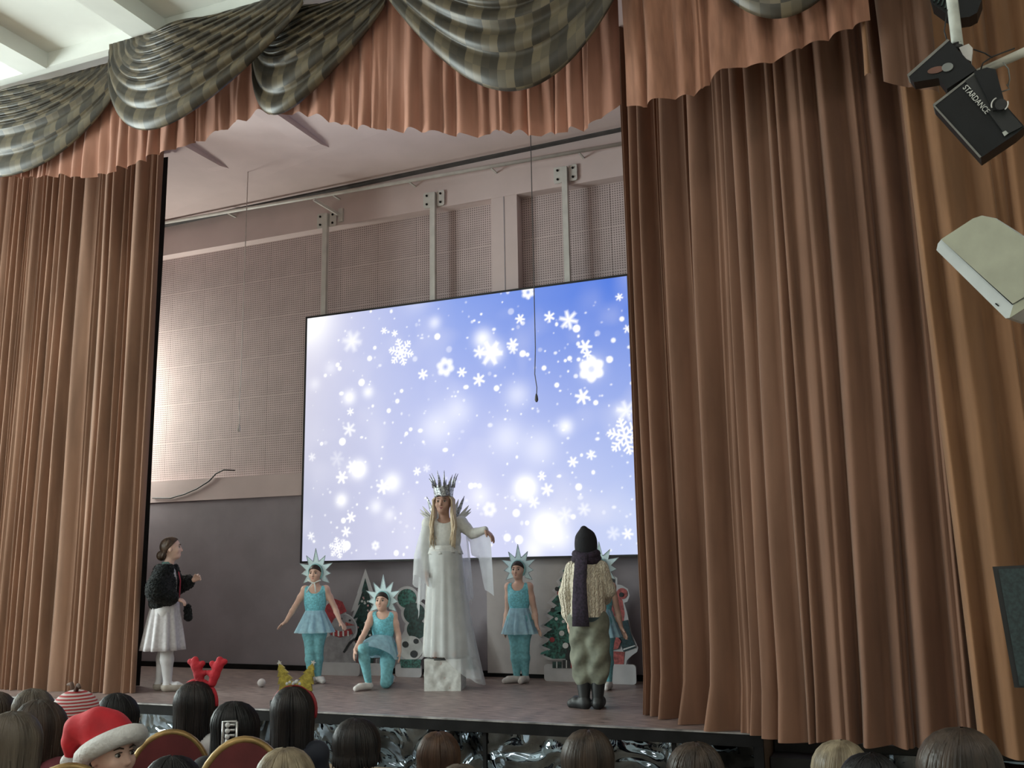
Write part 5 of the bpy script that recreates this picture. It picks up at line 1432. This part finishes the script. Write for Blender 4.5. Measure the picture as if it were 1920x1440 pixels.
D = 4.2; cpx3 = (1850, 500); Q3 = lambda pts: px_poly(pts, cpx3, D)
ws = empty('loudspeaker'); ws.matrix_world = facing_frame(at_depth(*cpx3, D), -.25); tag(ws, 'white wall loudspeaker with a beige grille tilted over the side curtain', 'loudspeaker')
M_wsp = mat('white speaker shell', (.50, .53, .53), .35, var=.04)
cab = put('cabinet', M_wsp, Q3([(1764, 450), (1768, 438), (1775, 431), (1836, 404), (1852, 402), (1876, 413), (1960, 500), (1988, 536), (1975, 552), (1930, 575), (1880, 602), (1872, 602)]), -.26, 0, ws)
put('grille', mat('beige metal grille', (.33, .33, .25), .5, var=.05), Q3([(1776, 432), (1837, 405), (1852, 403), (1875, 414), (1958, 500), (1984, 534), (1936, 556), (1888, 578)]), 0, .012, ws)
put('shadow_gap', M_dark, Q3([(1775, 431), (1777, 431), (1889, 578), (1886, 579)]), 0, .006, ws)
put('end_face', mat('beige end cap', (.30, .30, .22), .5), Q3([(1888, 580), (1938, 557), (1976, 552), (1930, 577), (1879, 603)]), 0, .005, ws)
put('badge', M_dark, Q3([(1859, 571), (1864, 577), (1862, 578), (1857, 572)]), 0, .003, ws)
MB().tube([(.15, 0, -.24), (.35, .02, -.34), (.9, .05, -.36)], .025, 8).build('wall_bracket', M_white, ws, True)
D = 4.55; cpx4 = (1905, 1175); Q4 = lambda pts: px_poly(pts, cpx4, D)
bs = empty('loudspeaker'); bs.matrix_world = facing_frame(at_depth(*cpx4, D)); tag(bs, 'dark loudspeaker box cut by the right picture edge in front of the side curtain', 'loudspeaker')
put('cabinet', M_black, Q4([(1876, 1064), (1990, 1060), (2003, 1286), (1891, 1285)]), -.30, 0, bs)
put('grille', mat('dark green grey grille', (.022, .038, .040), .6, var=.2, nscale=60), Q4([(1886, 1069), (1984, 1066), (1996, 1281), (1900, 1281)]), 0, .012, bs)
bi = bs.matrix_world.inverted(); fl = bs.matrix_world @ Vector((.10, -.3, -.15))
MB().tube([(.10, -.25, -.15), bi @ Vector((fl.x, fl.y, HF + .02))], .02, 8).build('stand_pole', M_black, bs, True)
MB().lathe([(.2, 0), (.2, .012), (.03, .03)], 24, bi @ Matrix.Translation((fl.x, fl.y, HF))).build('stand_base', M_black, bs)
# ------------------------------------------------------------------ audience
M_h = {'dark': hair_mat('black brown hair', (0.009, 0.008, 0.009), (0.004, 0.004, 0.005)), 'brown': hair_mat('mid brown hair', (0.065, 0.045, 0.034), (0.025, 0.018, 0.014)),
       'ash': hair_mat('ash brown hair', (0.13, 0.105, 0.082), (0.055, 0.043, 0.034)), 'blond': hair_mat('blond hair', (0.30, 0.245, 0.165), (0.13, 0.10, 0.065)),
       'cool': hair_mat('dark ash hair', (0.026, 0.021, 0.020), (0.009, 0.008, 0.009)), 'red': hair_mat('auburn hair', (0.10, 0.055, 0.035), (0.045, 0.025, 0.018))}
M_shirts = {'white': mat('white shirt', (.55, .55, .56), .8), 'navy': mat('navy jacket', (.016, .02, .032), .8), 'grey': mat('grey knit', (.16, .15, .15), .85), 'black': mat('black top', (.014, .014, .016), .8),
            'wine': mat('wine red top', (.12, .02, .03), .8), 'cream': mat('cream blouse', (.5, .46, .40), .8), 'blue': mat('dusty blue top', (.08, .12, .2), .8)}
def hair_strands(hc, hh, R, style, length, seed, m, root, count=430, part_x=0.0, vol=1.0):
    rng = np.random.default_rng(seed); mb = MB()
    er = V3(.425, .49, .47) * vol; ec = V3(0, .07, .10)
    for k in range(count):
        a = rng.uniform(-.30, 1.30) * PI            # azimuth, 90 deg = back of the head
        if style == 'short': th_end = rng.uniform(95, 118)
        elif style == 'bob': th_end = 105
        else: th_end = 100
        pts = []
        wob = rng.normal(0, .015)
        rr = 1 + rng.uniform(-.02, .035)
        for t in np.linspace(0.04, 1, 7):
            th = math.radians(th_end * t)
            p = V3(er[0] * math.sin(th) * math.cos(a) + part_x * (1 - t), er[1] * math.sin(th) * math.sin(a) + .10 * (1 - t), er[2] * math.cos(th)) * rr + ec
            pts.append(p)
        if style in ('long', 'bob'):
            base_ = pts[-1]; L = length / hh * rng.uniform(.85, 1.08)
            for q in (.3, .65, 1.0):
                pull = .22 if style == 'long' else .12
                pts.append(V3(base_[0] * (1 - pull * q * .6) + wob * q * 2, base_[1] * (1 - pull * q * .3) + .03 * q, base_[2] - L * q))
        w0 = rng.uniform(.018, .034) * (1 if style != 'short' else .75)
        W = [hc + R @ (p * hh) for p in pts]
        n_ = len(W); rad = [w0 * hh * (.5 + .5 * min(1, i / 2)) * (1 if i < n_ - 1 else .35) for i in range(n_)]
        mb.tube(W, rad, 4, False)
    return mb.build('hair', m, root, True)
def spectator(label, px, py, D, hair='brown', style='long', length=.2, shirt=None, seed=0, w_px=90, yaw=0.0, pitch=0.0, face=False, turn=0.0, count=430, cap=True, vol=1.0):
    shirt = shirt or ['navy', 'grey', 'black', 'wine', 'cream', 'blue'][seed % 6]
    hh = min(.212, max(.168, w_px * D / 1800 / .93)); top = at_depth(px, py, D)
    hcx = V3(top[0], top[1], top[2] - .58 * hh)        # middle of the head (hair adds a little on top)
    tgt = V3(-4.0, 7.9, 0)
    rz = math.atan2(tgt[0] - hcx[0], -(tgt[1] - hcx[1])) + turn
    root = empty('person', (hcx[0], hcx[1], HF), rz); tag(root, label, 'person', 'children watching from the hall')
    zc = hcx[2] - HF; S = 1.15
    R = rotm(yaw, pitch, 0)
    ns = zc - .5 * hh - .045                              # shoulder height
    J = joints(S, hh, head=V3(0, 0, zc), neck=V3(0, .035, ns + .02), chest=V3(0, .05, ns - .12), pelvis=V3(0, .06, .42), shL=V3(.118, .04, ns - .005), shR=V3(-.118, .04, ns - .005),
               hpL=V3(.06, .02, .40), hpR=V3(-.06, .02, .40), knL=V3(.07, -.20, .40), knR=V3(-.07, -.20, .40), anL=V3(.07, -.17, .06), anR=V3(-.07, -.17, .06), toeL=V3(.075, -.27, .026), toeR=V3(-.075, -.27, .026),
               elL=V3(.14, .0, ns - .2), elR=V3(-.14, .0, ns - .2), wrL=V3(.07, -.15, .47), wrR=V3(-.07, -.15, .47))
    for s, x in (('L', 1), ('R', -1)): J['hand' + s] = (V3(-.3 * x, -1, -.1), V3(0, 0, -1), .12, .3, V3(-x, 0, 0))
    F = body_field(S, hh, J, R)
    v, f = F.mesh(0.008); obj('body', (v, f), M_skin, root, True)
    if face: face_parts(root, J['head'], hh, R)
    part(F, ['torso', 'armL', 'armR', 'pelvis'], .010, .012, M_shirts[shirt], 'top', root, lambda X, Y, Z: np.maximum(Z - (ns + .06), .045 - np.sqrt(X ** 2 + (Y + .03) ** 2 + (Z - ns - .06) ** 2)))
    part(F, ['legL', 'legR'], .011, .010, M_shirts['navy'], 'trousers', root, lambda X, Y, Z: .09 - Z + 0 * X + 0 * Y)
    for s in 'LR': part(F, ['foot' + s], .008, .008, M_shirts['black'], 'shoe', root)
    if cap:
        hl_ = head_local(J['head'], hh, R)
        low = {'short': -.32, 'bob': -.45, 'long': -.45, 'bun': -.40}[style]
        part(F, ['skull', 'neck'] if style == 'long' else ['skull'], .007, .006 * vol, M_h[hair], 'hair_base', root, lambda X, Y, Z: (lambda x, y, z: np.maximum(np.maximum(-.08 - y - 1.0 * (z - .16), low - z), -(y + .02) - 1.5 * (z + .0)) * hh * .5)(*hl_(X, Y, Z)))
        if count: hair_strands(J['head'], hh, R, style if style != 'bun' else 'short', length, seed, M_h[hair], root, count, vol=vol)
    J['hh'] = hh
    return root, J, R, F
K = 1.15
def dep(w_): return 1800 * .175 / w_ * K
kids = [
    ('seated child cut off by the left picture edge, far from the camera', 3, 1296, 5.7, dict(w_px=70, hair='brown', style='bob', length=.08, seed=1)),
    ('seated child seen from behind, directly left of the striped cap', 72, 1290, 5.0, dict(w_px=74, hair='ash', style='short', seed=2)),
    ('seated child seen from behind, next to the left side of the red hat', 88, 1311, 4.1, dict(w_px=86, hair='brown', style='long', length=.16, seed=3, yaw=-.4)),
    ('seated child seen from behind, nearest to the lower left corner', 34, 1333, 3.0, dict(w_px=98, hair='ash', style='long', length=.14, seed=4)),
    ('seated child with a triangular hair clip, just right of the striped cap', 231, 1299, 5.1, dict(w_px=73, hair='dark', style='bob', length=.05, seed=7, yaw=-.35)),
    ('seated child in white wearing red antlers', 372, 1277, 4.55, dict(w_px=84, hair='cool', style='long', length=.26, seed=8, shirt='white')),
    ('seated child wearing a silver claw clip', 449, 1314, 3.9, dict(w_px=84, hair='dark', style='long', length=.14, seed=9, shirt='black', yaw=-.5)),
    ('seated child wearing a headband with gold fir trees', 552, 1287, 4.3, dict(w_px=86, hair='cool', style='long', length=.28, seed=10, shirt='navy')),
    ('seated child at the bottom edge, head overlapping the left red chair', 330, 1414, 3.0, dict(w_px=112, hair='dark', style='short', seed=11)),
    ('seated child at the bottom edge below the gold fir tree headband', 539, 1399, 2.95, dict(w_px=116, hair='blond', style='short', seed=12)),
    ('seated child in white to the right of the gold fir tree headband', 672, 1345, 3.75, dict(w_px=90, hair='cool', style='bob', length=.05, seed=13, shirt='white', yaw=-.2)),
    ('seated child below the white pedestal, before the mirrored stage front', 822, 1370, 4.25, dict(w_px=87, hair='red', style='bob', length=.06, seed=14)),
    ('child whose head barely shows at the bottom edge, below the pedestal', 862, 1430, 3.35, dict(w_px=92, hair='ash', style='short', seed=15)),
    ('seated child directly below the performer in the cream sweater', 1098, 1366, 3.5, dict(w_px=100, hair='brown', style='long', length=.12, seed=16)),
    ('seated child below the stage corner at the foot of the right curtain', 1297, 1389, 3.3, dict(w_px=107, hair='brown', style='short', seed=17)),
    ('seated child under the right curtain hem, left of two overlapping heads', 1565, 1386, 3.6, dict(w_px=99, hair='blond', style='bob', length=.06, seed=18)),
    ('seated child at the bottom edge, right of two overlapping heads', 1620, 1409, 2.95, dict(w_px=111, hair='dark', style='short', seed=19)),
    ('nearest seated child, the largest head at lower right', 1783, 1362, 2.4, dict(w_px=144, hair='brown', style='long', length=.14, seed=20)),
]
made = {}
for (lab, px, py, D, kw) in kids:
    made[kw['seed']] = spectator(lab, px, py, D, **kw)
def on_head(seed):
    root, J, R, F = made[seed]; hh_ = J['hh']
    return root, (lambda x, y, z: J['head'] + R @ V3(x, y, z) * hh_), hh_, Matrix.Translation(Vector(J['head'])) @ Matrix(R.tolist()).to_4x4()
# red antlers on a headband
root, T, h_, Mh = on_head(8)
M_redp = mat('red plush', (.50, .02, .035), .8, bump=.3, bscale=90)
def worn(name, label, cat, root):
    o = bpy.data.objects.new(name, None); link(o); o.location = root.location; o.rotation_euler = root.rotation_euler; tag(o, label, cat); return o
hb = worn('antler_headband', 'red plush reindeer antlers on a headband', 'headband', root)
MB().tube([T(.46 * math.cos(t), .0, .10 + .50 * math.sin(t)) for t in np.linspace(-.1, PI + .1, 19)], .010, 8).build('band', M_redp, hb, True)
for s in (-1, 1):
    o = -.20
    FA = Field().chain([T(o + .14 * s, 0, .54), T(o + .20 * s, 0, .72), T(o + .28 * s, 0, .90), T(o + .30 * s, 0, 1.04)], [.020, .021, .020, .016], .010)
    FA.chain([T(o + .24 * s, 0, .84), T(o + .12 * s, 0, .96)], [.017, .014], .010).chain([T(o + .28 * s, 0, .94), T(o + .42 * s, 0, 1.00)], [.017, .014], .010).chain([T(o + .20 * s, 0, .70), T(o + .04 * s, 0, .76)], [.015, .013], .010)
    obj('antler', FA.mesh(.005), M_redp, hb, True)
# gold fir trees on a headband
root, T, h_, Mh = on_head(10)
M_gold = mat('gold felt', (.42, .33, .05), .55, var=.2, nscale=60, bump=.3, bscale=120)
hb = worn('tree_headband', 'gold felt fir trees with stars on a red headband', 'headband', root)
MB().tube([T(.47 * math.cos(t), .0, .10 + .51 * math.sin(t)) for t in np.linspace(-.3, PI + .3, 21)], .009, 8).build('band', mat('red band', (.28, .012, .02), .5), hb, True)
for s in (-1, 1):
    base_c = T(-.03 + .20 * s, 0, .62); tilt = -.36 * s
    tp = [(0, .098), (.017, .072), (.011, .072), (.027, .045), (.018, .045), (.036, .014), (.025, .014), (.042, -.016)]
    poly = tp + [(-x, z) for x, z in tp[::-1][:-1]]
    Mt = Matrix.Translation(Vector(base_c)) @ Matrix(made[10][2].tolist()).to_4x4() @ Euler((0, -tilt, 0)).to_matrix().to_4x4() @ FRONT
    tr = MB().prism(poly, -.008, .008, Mt).build('fir_tree', M_gold, hb)
    MB().prism([(.012 * math.cos(PI / 2 + i * PI / 5) * (1 if i % 2 == 0 else .45), .100 + .012 * math.sin(PI / 2 + i * PI / 5) * (1 if i % 2 == 0 else .45)) for i in range(10)], -.005, .005, Mt).build('star', M_white, tr)
for i, x in enumerate((-.12, -.05, .02, .09, .15)):
    MB().ball(tuple(T(x, .0, .64 + .03 * (i % 2))), .011, 10, 7).build('bobble', M_pwhite, hb, True)
# claw clip
root, T, h_, Mh = on_head(9)
cl = worn('claw_clip', 'silver jewelled claw clip', 'hair clip', root)
M_clip = mat('silver clip', (.55, .55, .55), .25, .8)
Rm = rotm(0.9); 
for i in range(7):
    z = .22 - .10 * i
    MB().tube([T(-.36, .40, z), T(-.42, .47, z - .02), T(-.30, .55, z - .02), T(-.22, .52, z)], .006, 6).build('tooth', M_clip, cl, True)
MB().tube([T(-.44, .42, .26), T(-.46, .44, -.45), T(-.22, .58, -.45), T(-.20, .56, .26), T(-.44, .42, .26)], .006, 6).build('frame', M_clip, cl, True)
for i in range(6): MB().ball(tuple(T(-.33, .56, .20 - .11 * i)), .010, 8, 6).build('jewel', M_pwhite, cl, True)
# triangular clip of the black-haired girl
root, T, h_, Mh = on_head(7)
tc_ = worn('hair_clip', 'small grey triangular hair clip', 'hair clip', root)
MB().tube([T(.40, .28, -.02), T(.30, .42, -.16), T(.43, .24, -.26), T(.40, .28, -.02)], .006, 6).build('wire', mat('grey metal clip', (.25, .25, .27), .35, .7), tc_, True)

# child in the striped cap
root, J, R, F = spectator('child wearing a red and white striped cap', 148, 1296, 4.6, w_px=78, hair='red', style='short', seed=5, cap=False, yaw=-.5)
hc = J['head']; HH = J['hh']; T = lambda x, y, z: hc + R @ V3(x, y, z) * HH
def stripes():
    m = mat('red white stripes', (.5, .5, .5), .8); nt = m.node_tree; N = nt.nodes; L = nt.links
    tc = N.new('ShaderNodeTexCoord'); wv = N.new('ShaderNodeTexWave'); wv.bands_direction = 'Z'; wv.inputs['Scale'].default_value = 22; wv.inputs['Distortion'].default_value = .6
    L.new(tc.outputs['Object'], wv.inputs['Vector']); cr = N.new('ShaderNodeValToRGB'); cr.color_ramp.elements[0].position = .48; cr.color_ramp.elements[1].position = .52
    cr.color_ramp.elements[0].color = (.36, .03, .035, 1); cr.color_ramp.elements[1].color = (.55, .48, .47, 1); L.new(wv.outputs['Fac'], cr.inputs[0]); L.new(cr.outputs[0], N['Principled BSDF'].inputs['Base Color'])
    return m
M_fluff = mat('white fleece', (.62, .61, .60), .9, bump=.6, bscale=70)
cp = worn('striped_cap', 'red and white striped cap with a white fleece rim', 'cap', root)
FC = Field().ell(T(0, .06, .16), V3(.46, .52, .46) * HH, .02, R)
obj('crown', FC.mesh(.006, 0, lambda X, Y, Z: (lambda x, y, z: (-.12 - z - .25 * y))(*head_local(hc, HH, R)(X, Y, Z)) * HH), stripes(), cp, True)
MB().tube([T(.47 * math.cos(t), .06 + .53 * math.sin(t), -.10 - .10 * math.sin(t)) for t in np.linspace(0, 2 * PI, 33)], .026, 10, False).build('rim', M_fluff, cp, True)
for s in (-1, 1):
    MB().tube([T(.10 * s, .1, .60), T(.22 * s, .1, .74), T(.42 * s, .12, .70)], [.012, .010, .006], 6).build('twig_antler', mat('brown felt', (.10, .055, .04), .9), cp, True)
# child in the santa hat looking back
hp_ = at_depth(214, 1405, 3.7); f_ = .78 * CR[0] + .55 * unit(CP - hp_)
SY_ = math.atan2(f_[0], -f_[1]) - math.atan2(-4.0 - hp_[0], -(7.9 - hp_[1]))
root, J, R, F = spectator('child in a red and white hat looking round towards the hall', 214, 1356, 3.7, w_px=92, hair='dark', style='short', seed=6, face=True, yaw=SY_, cap=True, count=0)
hc = J['head']; HH = J['hh']; T = lambda x, y, z: hc + R @ V3(x, y, z) * HH
sh_ = worn('santa_hat', 'red felt hat with a white fleece brim and pompom', 'hat', root)
MB().tube([T(.46 * math.cos(t), .05 + .50 * math.sin(t), .16 - .26 * math.sin(t) * 1.0) for t in np.linspace(0, 2 * PI, 33)], .036, 10, False).build('brim', M_fluff, sh_, True)
right = None
inv = Matrix.Rotation(root.rotation_euler.z, 4, 'Z').inverted()
def L2(px, py, D):                                   # a point given in the hall, in the child's own frame
    p = at_depth(px, py, D); return np.array(inv @ (Vector(p) - root.location))
Ds = 3.7
FHt = Field().ell(T(0, .08, .28), V3(.45, .50, .40) * HH, .03, R)
FHt.chain([T(0, .15, .45), L2(182, 1362, Ds), L2(146, 1366, Ds), L2(134, 1390, Ds), L2(131, 1415, Ds)], [.075, .066, .045, .030, .020], .03)
obj('felt_cone', FHt.mesh(.006, 0, lambda X, Y, Z: (lambda x, y, z: np.where((x ** 2 + (y - .05) ** 2) < .36, .10 - z - .45 * y, -1))(*head_local(hc, HH, R)(X, Y, Z)) * HH), mat('red felt', (.50, .012, .022), .75, var=.12, bump=.15), sh_, True)
MB().ball(tuple(L2(128, 1428, Ds)), .030, 16, 10).build('pompom', M_fluff, sh_, True)

# banquet chairs with oval backs
M_gilt = mat('gilded frame', (.34, .22, .085), .35, .6, var=.2); M_wine = mat('wine red upholstery', (.13, .022, .024), .8, var=.12, bump=.1)
def chair(label, px, py, D):
    top = at_depth(px, py, D); tgt = V3(-4.2, 7.9, 0); rz = math.atan2(top[0] - CP[0], -(top[1] - CP[1]))
    Hc = top[2] - HF
    r = empty('banquet_chair', (top[0], top[1], HF), rz); tag(r, label, 'chair', 'red banquet chairs in the hall')
    n = 40; wv, hv = .178, (Hc - .38) / 2; zc = .38 + hv
    pts = [(wv * math.cos(2 * PI * i / n) * (abs(math.cos(2 * PI * i / n)) ** -.0), zc + hv * math.sin(2 * PI * i / n)) for i in range(n)]
    MB().prism([(x * .93, zc + (z - zc) * .95) for x, z in pts], -.018, .018, FRONT).build('back_pad', M_wine, r)
    MB().tube([(x * .97, 0, zc + (z - zc) * .975) for x, z in pts] + [(pts[0][0] * .97, 0, zc)], .016, 8, False).build('back_frame', M_gilt, r, True)
    MB().prism(rrect(-.20, -.44, .20, -.03, .06), .285, .335).build('seat', M_wine, r)
    MB().prism(rrect(-.205, -.445, .205, -.025, .06), .26, .285).build('seat_frame', M_gilt, r)
    for x in (-.17, .17):
        MB().tube([(x, 0.0, .46), (x, -.01, .28), (x * 1.05, .03, 0)], .013, 8).build('leg', M_gilt, r, True)
        MB().tube([(x, -.40, .27), (x * 1.03, -.42, 0)], .013, 8).build('leg', M_gilt, r, True)
    return r
chair('red oval-backed banquet chair behind the child with red antlers', 320, 1371, 4.25)
chair('red oval-backed banquet chair behind the child with the claw clip', 457, 1384, 3.6)
chair('chair back with only its gilded top edge showing below the red hat', 127, 1435, 3.5)
